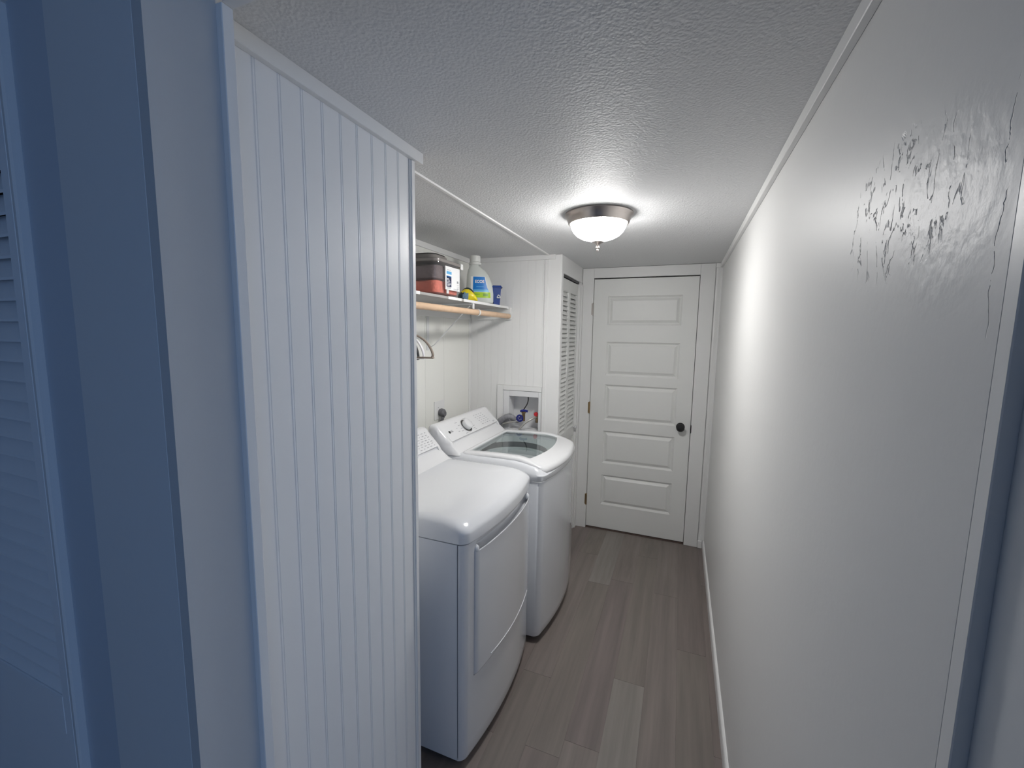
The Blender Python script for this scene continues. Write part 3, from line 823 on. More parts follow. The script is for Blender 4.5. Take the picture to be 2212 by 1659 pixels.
obj('cover_bead', loft([brect(-1.544, WX - 0.003 + q, WY0 + 0.003 - q, WY1 - 0.003 + q, z, WB, 0.030, 12, 6, 0.30) for z, q in ((0.8715, 0.002), (0.8722, 0.0050), (0.8742, 0.0050), (0.8749, 0.002))]), m_plastic, ws, True)
# tub: funnel ring, balance ring and steel drum
tc_ = (-1.135, wyc)
bm = bmesh.new()
fl = brect(GL['x0'] - 0.010, GL['x1'] + 0.010, GL['y0'] - 0.008, GL['y1'] + 0.008, 0.935, 0.045, 0.03, 12, 6, 0.3)
cpts = []
for p in fl:
    a = math.atan2(p[1] - tc_[1], p[0] - tc_[0]); cpts.append((tc_[0] + 0.200 * math.cos(a), tc_[1] + 0.200 * math.sin(a), 0.922))
loft([fl, cpts], False, False, bm)
tub = obj('tub_cover', bm, m_tub, ws, True, label='grey plastic tub cover')
obj('tub_wall', lathe([(0.200, 0.9218), (0.202, 0.888)], (tc_[0], tc_[1], 0), 'z', 56, cap=False), m_tubdark, tub, True, label='dark inner wall')
obj('balance_ring', lathe([(0.203, 0.8875), (0.190, 0.885), (0.187, 0.880), (0.188, 0.866)], (tc_[0], tc_[1], 0), 'z', 56, cap=False), m_tub, tub, True)
obj('drum', lathe([(0.188, 0.8655), (0.196, 0.855), (0.196, 0.46)], (tc_[0], tc_[1], 0), 'z', 56, cap=False), m_steel, tub, True, label='steel drum')
obj('drum_floor', lathe([(0.19, 0.46), (0.08, 0.47), (0.02, 0.52)], (tc_[0], tc_[1], 0), 'z', 32), m_tub, tub, True)
# lid: frame with glass
def lz(x, y): return 0.966 - 0.040 * sm(-1.02, -0.78, x) + 0.006 * sm(-1.3, -1.1, x) * sm(-0.85, -1.0, x)
LX = dict(x0=-1.318, x1=-0.848, y0=WY0 + 0.030, y1=WY1 - 0.030)
def lidloop(ins, dz, drop=0.0):
    return brect(LX['x0'] + ins, LX['x1'] - ins, LX['y0'] + ins, LX['y1'] - ins, lambda x, y: lz(x, y) + dz - drop * sm(-0.92, -0.84, x), 0.048, 0.030, 12, 6, 0.30)
loops = [lidloop(0.012, -0.018, 0.012), lidloop(0.002, -0.0165, 0.012), lidloop(-0.001, -0.012, 0.010), lidloop(-0.001, -0.006, 0.008), lidloop(0.002, -0.001, 0.004), lidloop(0.007, 0.003, 0.001), lidloop(0.016, 0.005)]
gl = lambda ins, dz: brect(GL['x0'] + ins, GL['x1'] - ins, GL['y0'] + ins, GL['y1'] - ins, lambda x, y: lz(x, y) + dz, 0.042, 0.012, 12, 6, 0.3)
loops += [gl(-0.004, 0.005), gl(-0.001, 0.0035), gl(0.0, 0.001), gl(0.0, -0.008)]
lid = obj('lid', loft(loops, False, False), m_plastic, ws, True)
gb = loft([gl(-0.0006, -0.0040), gl(0.0006, -0.0015)], False, True)
obj('lid_glass', gb, m_glass, lid, True, label='tinted glass pane')
con, onface, up, nrm, dash = console(ws, WY0 + 0.004, WY1 - 0.004, 0.956, -1.335, True)
pm = bmesh.new()
dc = -1.195                                     # dial centre along y
for q, (dy, t, w) in enumerate([(-0.075, .86, .024), (-0.068, .66, .020), (-0.062, .46, .020), (-0.070, .30, .018), (0.035, .93, .036), (-0.045, .10, .026),
                                 (-0.108, .55, .010), (-0.105, .35, .014), (0.060, .72, .010), (0.080, .58, .012), (0.062, .42, .024), (0.078, .34, .016), (0.064, .20, .022), (0.072, .10, .018)]):
    dash(dc + dy, t, w, 0.003, bm=pm)
for r_ in range(6):
    for q in range(4):
        dash(dc + 0.16 + q * 0.034 + r_ * 0.006, 0.88 - r_ * 0.13, 0.018 if (q + r_) % 2 else 0.010, 0.0032, bm=pm)
for q in range(2): dash(dc + 0.335, 0.10 + 0.06 * q, 0.022, 0.003, bm=pm)
obj('panel_print', pm, m_print, con, label='grey printed marks', kind='stuff')
# dial
C = onface(dc, 0.50, 0.0)
def disc(prof, c, n=40):
    e1 = Vector((0, 1, 0)); loops = []
    for r, h in prof: loops.append([c + e1 * (r * math.cos(2 * PI * i / n)) + up * (r * math.sin(2 * PI * i / n)) + nrm * h for i in range(n)])
    return loft(loops)
obj('dial_ring', disc([(0.046, 0.0), (0.046, 0.002), (0.043, 0.003), (0.041, 0.0015), (0.041, 0.0)], C), m_chrome, con, True, label='chrome ring around the dial')
obj('dial_recess', disc([(0.0408, 0.0002), (0.0408, 0.0009)], C), m_black, con, label='black recess')
obj('dial', disc([(0.033, 0.001), (0.034, 0.022), (0.032, 0.026), (0.028, 0.028)], C), m_plastic, con, True)
# logo
Pl = onface(-1.392, 0.50, 0.0002)
obj('logo_disc', disc([(0.0085, 0.0), (0.0085, 0.0008)], Pl, 24), m_black, con, label='black round emblem')
obj('logo_letters', text_bm('LG', 0.020, frame_mtx(onface(-1.366, 0.50, 0.0006), Vector((0, 1, 0)), up)), m_print, con, label='grey letters LG')
feet(ws, WY0, WY1)

# ================================================================== CEILING LIGHT
lc = Vector((-0.612, -1.500, H))
cl = empty('ceiling_light', tuple(lc), label='flush dome ceiling light with brushed nickel rim and lit glass bowl', cat='ceiling light')
obj('rim', lathe([(0.050, -0.001), (0.146, -0.001), (0.148, -0.006), (0.146, -0.010), (0.141, -0.014), (0.138, -0.022), (0.133, -0.032), (0.131, -0.040), (0.127, -0.044), (0.122, -0.043), (0.124, -0.030), (0.06, -0.012)], lc, 'z', 64, cap=False), m_nickel, cl, True)
bprof = [(0.121, -0.036), (0.1205, -0.046), (0.116, -0.060), (0.107, -0.075), (0.092, -0.090), (0.072, -0.101), (0.050, -0.108), (0.034, -0.112), (0.024, -0.1165)]
obj('glass_bowl', lathe(bprof, lc, 'z', 64), m_bowl, cl, True)
obj('finial', lathe([(0.002, -0.112), (0.026, -0.1165), (0.025, -0.119), (0.014, -0.124), (0.006, -0.130), (0.0045, -0.136), (0.0085, -0.140), (0.0085, -0.144), (0.004, -0.147), (0.0055, -0.151), (0.0055, -0.155), (0.002, -0.160)], lc, 'z', 20), m_nickel, cl, True)

# ================================================================== SHELF, ROD
SZ = 1.780; ST_ = 0.013
sh = empty('wall_shelf', (-1.52, -1.49, 1.69), label='long white shelf on cleats and a strap bracket above the washer and dryer', cat='shelf')
obj('shelf_board', box((XB + 0.0205, YP + 0.002, SZ), (-1.372, YE - 0.0195, SZ + ST_), 0.001), m_core, sh)
for ya, yb in ((YP + 0.002, -1.745), (-1.488, -1.345), (-1.318, YE - 0.0195)):
    obj('edge_band', box((-1.3718, ya, SZ - 0.001), (-1.3692, yb, SZ + ST_ + 0.0008), 0.0006), m_lwhite, sh)
obj('cleat', box((XB + 0.013, YP + 0.002, 1.705), (XB + 0.020, YE - 0.0195, SZ - 0.0005), 0.002), m_shelf, sh)
obj('cleat', box((XB + 0.021, YE - 0.019, 1.705), (-1.352, YE - 0.0007, SZ + 0.006), 0.002), m_shelf, sh)
by = -1.205
brk_ = bmesh.new()
tube([(XB + 0.012, by, 1.515), (XB + 0.05, by, 1.535), (-1.405, by, 1.752), (-1.392, by, 1.762)], 0.007, 6, brk_, rx=0.35)
obj('bracket_strap', brk_, m_metalwhite, sh)
obj('bracket_plate', box((XB + 0.001, by - 0.013, 1.500), (XB + 0.0045, by + 0.013, 1.704), 0.0008), m_metalwhite, sh)
obj('bracket_arm', box((XB + 0.022, by - 0.009, SZ - 0.010), (-1.376, by + 0.009, SZ - 0.0005), 0.001), m_metalwhite, sh)
obj('bracket_tab', box((-1.372, by - 0.010, SZ - 0.034), (-1.3665, by + 0.010, SZ - 0.003), 0.001), m_metalwhite, sh)
hk = []
RX, RZ, RR = -1.372, 1.7235, 0.0165
RX = -1.366
RZ = 1.728
hkp = [(RX + (RR + 0.003) * math.cos(a), by + 0.045, RZ + (RR + 0.003) * math.sin(a)) for a in [PI * 0.62 - i * PI * 1.45 / 20 for i in range(21)]]
bm = bmesh.new(); L = []
for (x, y, z) in hkp:
    d = Vector((x - RX, 0, z - RZ)).normalized()
    L.append([Vector((x, y - 0.006, z)) - d * 0.0015, Vector((x, y + 0.006, z)) - d * 0.0015, Vector((x, y + 0.006, z)) + d * 0.0015, Vector((x, y - 0.006, z)) + d * 0.0015])
loft(L, True, True, bm); obj('rod_hook', bm, m_metalwhite, sh, True)
obj('closet_rod', lathe([(RR, YP + 0.003), (RR, YE - 0.0195)], (RX, 0, RZ), 'y', 28), m_wood, smooth=True,
    label='round natural wood hanging rod under the front of the white shelf', cat='rod')
sk = bmesh.new()
lathe([(0.0225, -0.0035), (0.0245, -0.0005)], (RX, YE - 0.0195, RZ), 'y', 24, sk)
L = []
obj('rod_socket', sk, m_metalwhite, sh, True)

# ---- hangers on the rod (the partition hides their left halves)
def hanger(y, tipx, zt, m, label, thick=0.0042):
    root = empty('clothes_hanger', (RX, y, zt - 0.03), label=label, cat='hanger', group='hangers on the wooden rod')
    w = tipx - RX
    pts = []
    for s in (1, -1):
        seg = [(RX, y, zt + 0.105), (RX + s * w * 0.30, y, zt + 0.085), (RX + s * w * 0.50, y, zt + 0.066), (RX + s * w * 0.56, y, zt + 0.053), (RX + s * w * 0.64, y, zt + 0.054), (RX + s * w * 0.82, y, zt + 0.034), (RX + s * w * 0.94, y, zt + 0.008), (RX + s * w * 1.0, y, zt - 0.018), (RX + s * w * 0.985, y, zt - 0.030), (RX + s * w * 0.93, y, zt - 0.034), (RX, y, zt - 0.034)]
        pts.append(seg)
    body = bmesh.new()
    for seg in pts: tube(smooth_path(seg, 5), 0.0074, 8, body, rx=0.5)
    obj('hanger_body', body, m, root, True)
    hp = [(RX, y, zt + 0.105)] + [(RX, y, zt + 0.14)]
    r = RR + 0.004; zc = RZ
    hp = [(RX, y, zt + 0.104), (RX, y, zc - r - 0.012)] + [(RX + r * math.sin(a) , y, zc - r * math.cos(a)) for a in [PI * 0.22 * k for k in range(1, 7)]]
    obj('hook', tube(smooth_path(hp, 3), 0.0018, 6), m_chrome, root, True)
    return root
hanger(-1.975, -1.160, 1.540, m_taupe, 'taupe velvet clothes hanger, frontmost on the wooden rod, its end past the partition edge')
hanger(-1.955, -1.215, 1.535, m_hwhite, 'white plastic clothes hanger hanging behind the taupe one')
hanger(-1.935, -1.255, 1.530, m_black, 'black clothes hanger mostly hidden by the partition, behind the white one')

# ================================================================== THINGS ON THE SHELF
S0 = SZ + ST_ + 0.0012
# clear storage bin with a lid and folded cloths
BX0, BX1, BY0, BY1 = -1.628, -1.362, -1.612, -1.343
bn = empty('storage_bin', ((BX0 + BX1) / 2, (BY0 + BY1) / 2, S0), label='clear plastic storage bin with a white label and coral cloths inside, on the shelf', cat='storage bin')
loops = []
for z, ins in ((0.0, 0.022), (0.004, 0.014), (0.012, 0.011), (0.09, 0.006), (0.150, 0.001), (0.153, -0.004), (0.158, -0.004)):
    loops.append(brect(BX0 + ins, BX1 - ins, BY0 + ins, BY1 - ins, S0 + z, 0.0, 0.028, 6, 6))
inner_ = []
for z, ins in ((0.158, 0.0), (0.150, 0.004), (0.09, 0.009), (0.012, 0.015), (0.006, 0.02)):
    inner_.append(brect(BX0 + ins, BX1 - ins, BY0 + ins, BY1 - ins, S0 + z, 0.0, 0.026, 6, 6))
obj('bin_body', loft(loops, True, False), m_clear, bn, True)
lids = []
for z, ins in ((0.1585, -0.005), (0.161, -0.006), (0.172, -0.005), (0.175, 0.0), (0.177, 0.02)):
    lids.append(brect(BX0 + ins, BX1 - ins, BY0 + ins, BY1 - ins, S0 + z, 0.0, 0.032, 6, 6))
lidb = obj('bin_lid', loft(lids), m_lid2, bn, True)
domes = []
for z, ins in ((0.1772, 0.022), (0.192, 0.026), (0.199, 0.034), (0.201, 0.06)):
    domes.append(brect(BX0 + ins, BX1 - ins, BY0 + ins - 0.012, BY1 - ins - 0.075, S0 + z, 0.0, 0.04, 6, 6))
obj('lid_dome', loft(domes), m_lid, lidb, True, label='smoky grey raised lid')
obj('lid_gasket', tube([Vector(p) for p in domes[2]] + [Vector(domes[2][0])], 0.0032, 6), m_black, lidb, True, label='black rim line of the lid')
# latch clips
for yy in (BY1 - 0.028,):
    obj('latch', box((BX1 + 0.001, yy - 0.012, S0 + 0.146), (BX1 + 0.009, yy + 0.012, S0 + 0.176), 0.002), m_shelf, bn)
obj('latch', box((BX1 - 0.0035, -1.520, S0 + 0.010), (BX1 + 0.003, -1.500, S0 + 0.030), 0.002), m_metalwhite, bn)
# label
lx = BX1 + 0.0006
def lab(y0, y1, z0, z1, m, d=0.0, nm='label_print', par=None, **k):
    return obj(nm, box((lx + d, y0, S0 + z0), (lx + d + 0.0004, y1, S0 + z1)), m, par or labo, **k)
labo = obj('paper_label', box((lx - 0.0045, -1.530, S0 + 0.030), (lx, -1.384, S0 + 0.146)), m_lwhite, bn, label='white paper label')
lab(-1.520, -1.470, 0.108, 0.122, m_llight, nm='blue_block')
nv = lab(-1.520, -1.472, 0.045, 0.095, m_navy, nm='navy_block')
lab(-1.520, -1.472, 0.093, 0.099, m_lblue, nm='blue_strip')
pb = bmesh.new()
for z0, w in ((0.083, 0.018), (0.077, 0.026), (0.070, 0.031), (0.063, 0.038), (0.056, 0.042), (0.050, 0.025)):
    box((lx + 0.0005, -1.516, S0 + z0), (lx + 0.0009, -1.516 + w, S0 + z0 + 0.0028), bm=pb)
obj('white_print', pb, m_lwhite, labo, kind='stuff')
pb = bmesh.new()
random.seed(3)
for z0 in (0.128, 0.040, 0.036): box((lx + 0.0001, -1.516, S0 + z0), (lx + 0.0005, -1.480, S0 + z0 + 0.0018), bm=pb)
for z0 in (0.060, 0.052, 0.045, 0.040): box((lx + 0.0001, -1.413, S0 + z0), (lx + 0.0005, -1.391, S0 + z0 + 0.0015), bm=pb)
for k in range(7): box((lx + 0.0001, -1.414 + k * 0.0026, S0 + 0.070), (lx + 0.0005, -1.4128 + k * 0.0026, S0 + 0.082), bm=pb)
for z0 in (0.034, 0.038): box((lx + 0.0001, -1.45, S0 + z0), (lx + 0.0005, -1.40, S0 + z0 + 0.0014), bm=pb)
obj('grey_print', pb, m_print, labo, kind='stuff')
# contents: separate folded cloths resting inside
def cloth(y0, y1, x0, x1, z0, z1, m, label):
    loops = []
    for z, ins in ((z0, 0.010), (z0 + 0.003, 0.002), ((z0 + z1) / 2, 0.0), (z1 - 0.006, 0.003), (z1, 0.016)):
        L = brect(x0 + ins, x1 - ins, y0 + ins, y1 - ins, z, 0, 0.03, 6, 5)
        L = [(x + 0.002 * math.sin(40 * y + z * 90), y + 0.002 * math.sin(46 * x), zz + (0.003 * math.sin(30 * x + 25 * y) if z > z0 + 0.01 else 0)) for x, y, zz in L]
        loops.append(L)
    return obj('folded_cloth', loft(loops), m, smooth=True, label=label, cat='cloth', group='folded cloths in the clear bin')
cloth(BY0 + 0.016, BY1 - 0.016, BX0 + 0.016, BX1 - 0.016, S0 + 0.010, S0 + 0.072, m_coral, 'coral folded cloth in the bottom of the clear bin')
cloth(BY0 + 0.014, BY1 - 0.014, BX0 + 0.014, BX1 - 0.014, S0 + 0.078, S0 + 0.146, m_brown, 'grey brown folded cloth on top of the coral one in the clear bin')

# detergent jug
jc = Vector((-1.452, -0.952, S0)); jrot = math.radians(-28)
je = Vector((math.cos(jrot) , -math.sin(jrot) * -1, 0))
# frame: e1 = width direction seen from the camera, e2 = away from the camera
e2 = Vector((-0.48, 0.877, 0)).normalized(); e1 = Vector((0.877, 0.48, 0)).normalized()
jg = empty('detergent_jug', tuple(jc), label='translucent laundry detergent jug with blue label reading ECOS and white cap, on the shelf', cat='detergent bottle')
def jl(hwid, hdep, z, sh_=0.0, n=36):
    L = []
    for i in range(n):
        a = 2 * PI * i / n; c = math.cos(a); s = math.sin(a)
        u = math.copysign(abs(c) ** 0.75, c) * hwid + sh_; v = math.copysign(abs(s) ** 0.75, s) * hdep
        p = jc + e1 * u + e2 * v; L.append((p.x, p.y, S0 + z))
    return L
jb = [jl(0.072, 0.040, 0.0), jl(0.082, 0.048, 0.004), jl(0.086, 0.052, 0.014), jl(0.086, 0.052, 0.06, 0.0), jl(0.083, 0.051, 0.10, -0.002), jl(0.077, 0.049, 0.14, -0.006), jl(0.068, 0.046, 0.175, -0.013), jl(0.053, 0.040, 0.205, -0.022), jl(0.038, 0.032, 0.222, -0.030), jl(0.027, 0.026, 0.232, -0.034), jl(0.026, 0.026, 0.240, -0.034)]
obj('jug_body', loft(jb), m_jug, jg, True)
cp = jc + e1 * -0.030
obj('collar', lathe([(0.034, 0.238), (0.0375, 0.241), (0.0375, 0.252), (0.032, 0.256)], (cp.x, cp.y, S0), 'z', 32), m_cap, jg, True)
obj('cap', lathe([(0.0325, 0.2562), (0.034, 0.262), (0.033, 0.291), (0.030, 0.294)], (cp.x, cp.y, S0), 'z', 32), m_cap, jg, True)
def jug_x(z):   # half width / shift by height
    T = [(0.0, .072, 0, .040), (0.014, .086, 0, .052), (0.06, .086, 0, .052), (0.10, .083, -.002, .051), (0.14, .077, -.006, .049), (0.175, .068, -.013, .046), (0.205, .053, -.022, .040)]
    for a, b2 in zip(T, T[1:]):
        if a[0] <= z <= b2[0]:
            t = (z - a[0]) / (b2[0] - a[0]); return [a[k] + (b2[k] - a[k]) * t for k in (1, 2, 3)]
    return T[-1][1:]
def jug_patch(corners, m, name, off, par, **k):
    """corners: list of rows (z, u0, u1) on the front surface"""
    bm = bmesh.new(); rows = []
    for z, u0, u1 in corners:
        hwid, sft, hd = jug_x(z); row = []
        for i in range(13):
            u = u0 + (u1 - u0) * i / 12; c = max(-0.985, min(0.985, (u - sft) / hwid))
            cc_ = abs(c) ** (1 / 0.75); s = math.sqrt(max(0, 1 - cc_ * cc_)); v = -(s ** 0.75) * hd - off
            p = jc + e1 * u + e2 * v; row.append(bm.verts.new((p.x, p.y, S0 + z)))
        rows.append(row)
    for a, b2 in zip(rows, rows[1:]):
        for i in range(12): bm.faces.new((a[i], a[i + 1], b2[i + 1], b2[i]))
    r = bmesh.ops.extrude_edge_only(bm, edges=[e for e in bm.edges if len(e.link_faces) == 1])
    for v in [q for q in r['geom'] if isinstance(q, bmesh.types.BMVert)]: v.co += e2 * 0.0015
    return obj(name, bm, m, par, True, **k)
lb = jug_patch([(0.048 + 0.115 * t, -0.058, 0.050 - 0.018 * t) for t in [i / 8 for i in range(9)]], m_lwhite, 'jug_label', 0.0004, jg, label='white and blue label')
jug_patch([(0.084 + 0.078 * t, -0.045 + 0.002 * t, 0.050 - 0.022 * t ** 0.7) for t in [i / 8 for i in range(9)]], m_lblue, 'blue_field', 0.0011, lb)
jug_patch([(0.070 + 0.014 * t, -0.045, 0.056 - 0.006 * t) for t in [i / 3 for i in range(4)]], m_llight, 'light_blue_band', 0.0011, lb)
jug_patch([(0.034 + 0.034 * t, -0.044, 0.066 - 0.003 * t) for t in [i / 3 for i in range(4)]], m_lgreen, 'green_band', 0.0008, lb)
jug_patch([(0.044 + 0.016 * t, 0.018, 0.050) for t in [i / 3 for i in range(4)]], m_lgreen2, 'green_print', 0.0012, lb)
jug_patch([(0.100 + 0.003 * t, -0.024, 0.022) for t in [i / 2 for i in range(3)]], m_llight, 'small_print', 0.0017, lb)
jug_patch([(0.052 + 0.003 * t, -0.038, -0.002) for t in [i / 2 for i in range(3)]], m_lgreen2, 'small_print', 0.0015, lb)
mt = frame_mtx(jc + e1 * -0.004 + e2 * (-0.0535) + Vector((0, 0, 0.132)), e1, Vector((0, 0, 1)))
tb_ = text_bm('ECOS', 0.0235, mt, 0.0006, 0.0006)
for v in tb_.verts:
    u = (v.co - jc).dot(e1); z = v.co.z - S0; hwid, sft, hd = jug_x(z)
    c = max(-0.98, min(0.98, (u - sft) / hwid)); s = math.sqrt(max(0, 1 - (abs(c) ** (1 / 0.75)) ** 2)); vv = -(s ** 0.75) * hd - 0.0022
    cur = (v.co - jc).dot(e2); base = -0.0535
    v.co += e2 * (vv - base)
obj('brand_letters', tb_, m_lwhite, lb, label='white letters ECOS')

# small blue recycling bin shaped container
rb_c = Vector((-1.418, -0.752, S0))
rb = empty('small_blue_container', tuple(rb_c), label='small blue container shaped like a recycling bin, behind the jug at the shelf end', cat='container')
rb_c -= e1 * 0.006
def rl(hx, hy, z): return [(rb_c.x + e1.x * a + e2.x * b2, rb_c.y + e1.y * a + e2.y * b2, S0 + z) for a, b2 in ((-hx, -hy), (hx, -hy), (hx, hy), (-hx, hy))]
obj('bin_body', loft([rl(0.020, 0.024, 0), rl(0.028, 0.032, 0.115)]), m_binblue, rb)
obj('bin_lid', loft([rl(0.031, 0.038, 0.1155), rl(0.032, 0.039, 0.123), rl(0.027, 0.033, 0.131)]), m_binblue, rb)
hp_ = rb_c + e1 * 0.034 + Vector((0, 0, 0.118))
obj('bin_handle', tube([hp_ - e2 * 0.03, hp_ + e2 * 0.03], 0.004, 8), m_navy, rb, True)
tri = bmesh.new()
tc0 = rb_c + e1 * 0.012 + e2 * (-0.0310) + Vector((0, 0, 0.058))
for k in range(3):
    a0 = PI / 2 + k * 2 * PI / 3; a1 = a0 + 2 * PI / 3
    p0 = tc0 + (e1 * math.cos(a0) + Vector((0, 0, 1)) * math.sin(a0)) * 0.015
    p1 = tc0 + (e1 * math.cos(a1) + Vector((0, 0, 1)) * math.sin(a1)) * 0.015
    tube([p0.lerp(p1, 0.06), p0.lerp(p1, 0.88)], [0.0062, 0.0045], 6, tri, rx=0.6)
obj('recycling_mark', tri, m_lwhite, rb, label='white recycling arrows')

# yellow and purple pouch lying between the bin and the jug
pc = Vector((-1.440, -1.140, S0))
bm = bmesh.new(); L = []
for t in [i / 14 for i in range(15)]:
    u = -0.06 + 0.12 * t; hgt_ = 0.070 * math.sin(PI * min(1, 0.12 + t * 0.85)) ** 0.6; wd = 0.040 * math.sin(PI * (0.08 + 0.84 * t)) ** 0.6
    L.append([(pc.x + u * 0.75 + wd * math.cos(a) * 0.6 , pc.y + u * 0.5 + wd * math.cos(a) * -0.45, S0 + hgt_ / 2 + hgt_ / 2 * math.sin(a) * (1 + 0.08 * math.sin(9 * t + 3 * a))) for a in [2 * PI * k / 16 for k in range(16)]])
loft(L, True, True, bm)
for f in bm.faces:
    c = f.calc_center_median(); f.material_index = 0
    q = (c.x - pc.x)
    if c.z - S0 > 0.050: f.material_index = 0
    elif q < -0.012: f.material_index = 2
    elif q < 0.016: f.material_index = 1
pouch = obj('pouch', bm, [m_yellow, m_bagblue, m_bagdark], smooth=True, label='crumpled yellow and blue plastic pouch between the clear bin and the jug', cat='pouch', group='plastic pouches between bin and jug')
bm = bmesh.new(); L = []
pc2 = Vector((-1.470, -1.085, S0))
for t in [i / 10 for i in range(11)]:
    u = -0.045 + 0.09 * t; hgt_ = 0.088 * math.sin(PI * (0.15 + 0.7 * t)) ** 0.5; wd = 0.020 * math.sin(PI * (0.1 + 0.8 * t)) ** 0.5
    L.append([(pc2.x + u * 0.85 + wd * math.cos(a) * 0.4, pc2.y + u * 0.3 - wd * math.cos(a) * 0.6, S0 + hgt_ / 2 + hgt_ / 2 * math.sin(a)) for a in [2 * PI * k / 12 for k in range(12)]])
loft(L, True, True, bm)
for f in bm.faces: f.material_index = 1 if f.calc_center_median().z - S0 > 0.060 else 0
obj('pouch', bm, [m_purple, m_bagdark], smooth=True, label='dark purple pouch standing behind the yellow one, beside the jug', cat='pouch', group='plastic pouches between bin and jug')

# ================================================================== ELECTRIC OUTLET AND PLUG
ol = empty('wall_outlet', (XB, -1.080, 1.055), label='white outlet plate on the back wall behind the washer console', cat='outlet')
obj('cover_plate', box((XB + 0.0005, -1.138, 1.053), (XB + 0.0065, -1.020, 1.172), 0.002, 2), m_trim, ol)
obj('plate_screw', lathe([(0.003, 0.0066), (0.0025, 0.0078)], (XB, -1.094, 1.130), 'x', 10), m_print, ol)
pg = empty('dryer_plug', (XB + 0.03, -1.078, 1.02), label='dark grey appliance plug in the white wall outlet', cat='plug')
bm = bmesh.new()
loft([[(XB + 0.0072 + d, -1.078 + r * math.cos(a), 1.096 + r * 1.05 * math.sin(a) - dz) for a in [2 * PI * k / 20 for k in range(20)]] for d, r, dz in ((0, .022, 0), (.012, .026, 0), (.030, .025, .002), (.040, .016, .006))], True, True, bm)
obj('plug_body', bm, m_greyplug, pg, True)
obj('cord', tube(smooth_path([(XB + 0.030, -1.078, 1.085), (XB + 0.030, -1.082, 1.060), (XB + 0.024, -1.088, 1.035), (XB + 0.016, -1.096, 0.99), (XB + 0.014, -1.10, 0.93)], 5), [0.013] * 5 + [0.010] * 6 + [0.009] * 10, 12), m_greyplug, pg, True)

# ================================================================== LAUNDRY OUTLET BOX
bx = empty('laundry_outlet_box', (-1.28, YE, 0.86), label='recessed white laundry water box with trim in the far alcove wall above the washer', cat='outlet box')
def fr_rect(x0, x1, z0, z1, xi0, xi1, zi0, zi1, y0, y1, nm, m):
    for lo, hi in (((x0, y0, z0), (xi0, y1, z1)), ((xi1, y0, z0), (x1, y1, z1)), ((xi0 + .0003, y0, zi1), (xi1 - .0003, y1, z1)), ((xi0 + .0003, y0, z0), (xi1 - .0003, y1, zi0))):
        if hi[0] - lo[0] > 0.001 and hi[2] - lo[2] > 0.001: obj(nm, box(lo, hi, 0.0012), m, bx)
fr_rect(-1.452, -1.1195, 0.862, 1.246, -1.406, -1.1215, 0.885, 1.212, YE - 0.012, YE + 0.008, 'frame_board', m_trim)
fr_rect(-1.404, -1.1222, 0.887, 1.210, -1.360, -1.142, 0.935, 1.171, YE - 0.007, YE + 0.008, 'face_plate', m_plastic)
dpt = 0.095; Yb = YE + 0.008
bxx = bmesh.new()
box((-1.362, Yb + 0.0003, 0.933), (-1.360, Yb + dpt, 1.173), 0, 1, bxx); box((-1.142, Yb + 0.0003, 0.933), (-1.140, Yb + dpt, 1.173), 0, 1, bxx)
box((-1.360, Yb + 0.0003, 1.171), (-1.142, Yb + dpt, 1.173), 0, 1, bxx); box((-1.360, Yb + 0.0003, 0.933), (-1.142, Yb + dpt, 0.935), 0, 1, bxx)
box((-1.360, Yb + dpt - 0.002, 0.935), (-1.142, Yb + dpt, 1.171), 0, 1, bxx)
obj('box_liner', bxx, m_plastic, bx)
vv = obj('valve_body', lathe([(0.011, 0.0), (0.011, 0.055), (0.016, 0.058), (0.016, 0.066), (0.009, 0.070)], (-1.272, Yb + 0.050, 0.985), 'z', 16), m_brass, bx, True, label='brass cold valve')
hw_ = bmesh.new()
cy = Vector((-1.274, YE - 0.016, 1.018))
tube([cy + Vector((0.021 * math.cos(a), 0, 0.021 * math.sin(a))) for a in [2 * PI * k / 24 for k in range(25)]], 0.0062, 8, hw_)
for k in range(5):
    a = 2 * PI * k / 5; tube([cy, cy + Vector((0.020 * math.cos(a), 0, 0.020 * math.sin(a)))], 0.0035, 6, hw_)
lathe([(0.007, -0.004), (0.007, 0.004)], cy, 'y', 12, hw_)
obj('handwheel', hw_, m_blue, bx, True, label='blue round valve handwheel')
obj('valve_stem', tube([cy + Vector((0, 0.004, 0)), Vector((-1.272, Yb + 0.045, 1.018))], 0.005, 8), m_brass, bx, True)
obj('lever_handle', tube([(-1.276, YE + 0.004, 1.064), (-1.262, YE + 0.002, 1.070), (-1.240, YE + 0.001, 1.071), (-1.222, YE, 1.068)], [0.008, 0.010, 0.008, 0.009], 10, rx=0.9), m_blue, bx, True, label='blue lever valve handle')
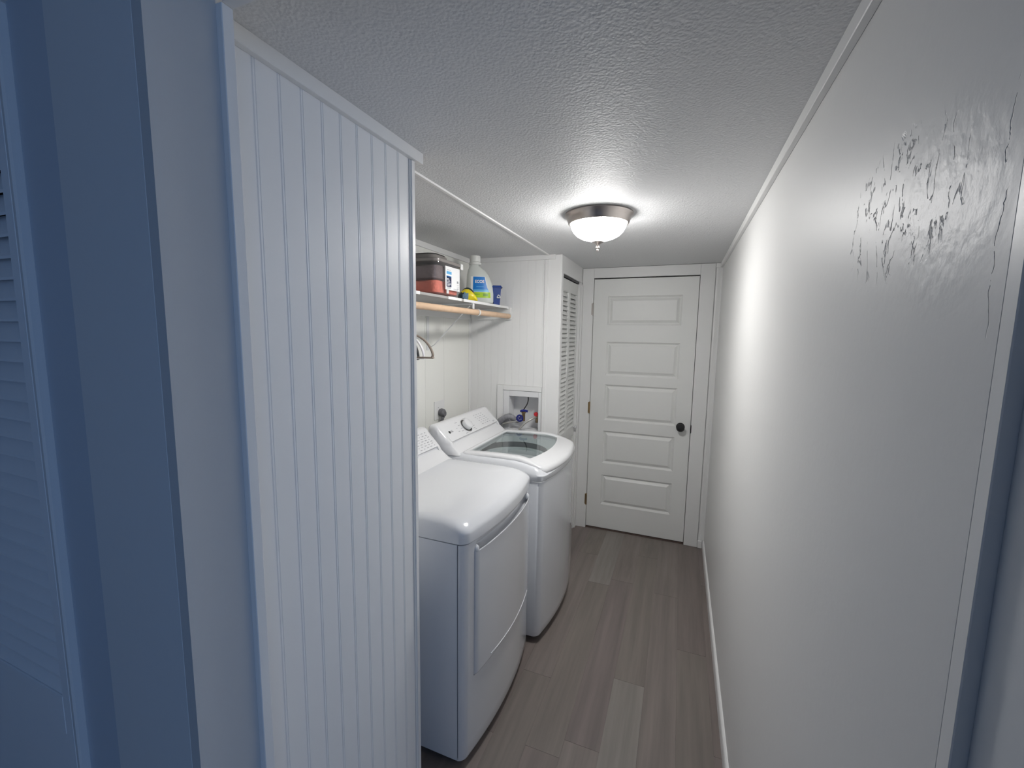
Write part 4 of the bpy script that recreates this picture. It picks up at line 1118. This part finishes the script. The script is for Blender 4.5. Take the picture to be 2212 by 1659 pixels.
obj('air_tube', tube(smooth_path([(-1.243, Yb + 0.055, 1.1705), (-1.232, Yb + 0.03, 1.145), (-1.236, Yb + 0.02, 1.115), (-1.252, Yb + 0.012, 1.085), (-1.262, Yb + 0.008, 1.068)], 5), 0.0038, 8), m_black, bx, True, label='thin black tube')
obj('valve_body', lathe([(0.012, 0.0), (0.012, 0.045), (0.008, 0.055)], (-1.166, Yb + 0.040, 0.985), 'z', 16), m_brass, bx, True, label='brass hot valve')
obj('knob', lathe([(0.006, -0.010), (0.014, -0.008), (0.015, 0.004), (0.008, 0.008)], (-1.165, Yb + 0.010, 1.050), 'y', 18), m_red, bx, True, label='red valve knob')
obj('supply_hose', tube(smooth_path([(-1.168, Yb + 0.030, 1.020), (-1.180, YE - 0.005, 1.022), (-1.215, YE - 0.035, 1.000), (-1.250, YE - 0.050, 0.965), (-1.275, YE - 0.060, 0.915), (-1.285, YE - 0.065, 0.84)], 6), 0.0075, 10), m_braid, smooth=True, label='braided steel hose curving down from the red valve behind the washer', cat='hose', group='washer supply hoses')
obj('supply_hose', tube(smooth_path([(-1.283, YE - 0.004, 0.998), (-1.315, YE - 0.020, 0.992), (-1.380, YE - 0.035, 0.975), (-1.45, YE - 0.045, 0.955), (-1.52, YE - 0.05, 0.90), (-1.54, YE - 0.05, 0.80)], 6), 0.0075, 10), m_braid, smooth=True, label='pale grey hose running left from the blue handwheel under the drain hose', cat='hose', group='washer supply hoses')
pts = smooth_path([(-1.310, Yb + 0.030, 0.985), (-1.318, YE - 0.010, 1.008), (-1.345, YE - 0.030, 1.026), (-1.385, YE - 0.042, 1.012), (-1.43, YE - 0.050, 0.972), (-1.48, YE - 0.055, 0.945), (-1.53, YE - 0.060, 0.88), (-1.56, YE - 0.06, 0.78)], 10)
rs = [0.0205 + 0.0012 * (1 if (i // 2) % 2 else 0) if i > 6 else 0.016 for i in range(len(pts))]
obj('drain_hose', tube(pts, rs, 16), m_hosegrey, smooth=True, label='grey corrugated drain hose arching out of the recessed water box', cat='hose')

# the setting's trims carry plain numbers
for i, o in enumerate([o for o in S.objects if o.name.startswith('trim_') and not o.parent]): o.name = 'trim_%d' % (i + 1)
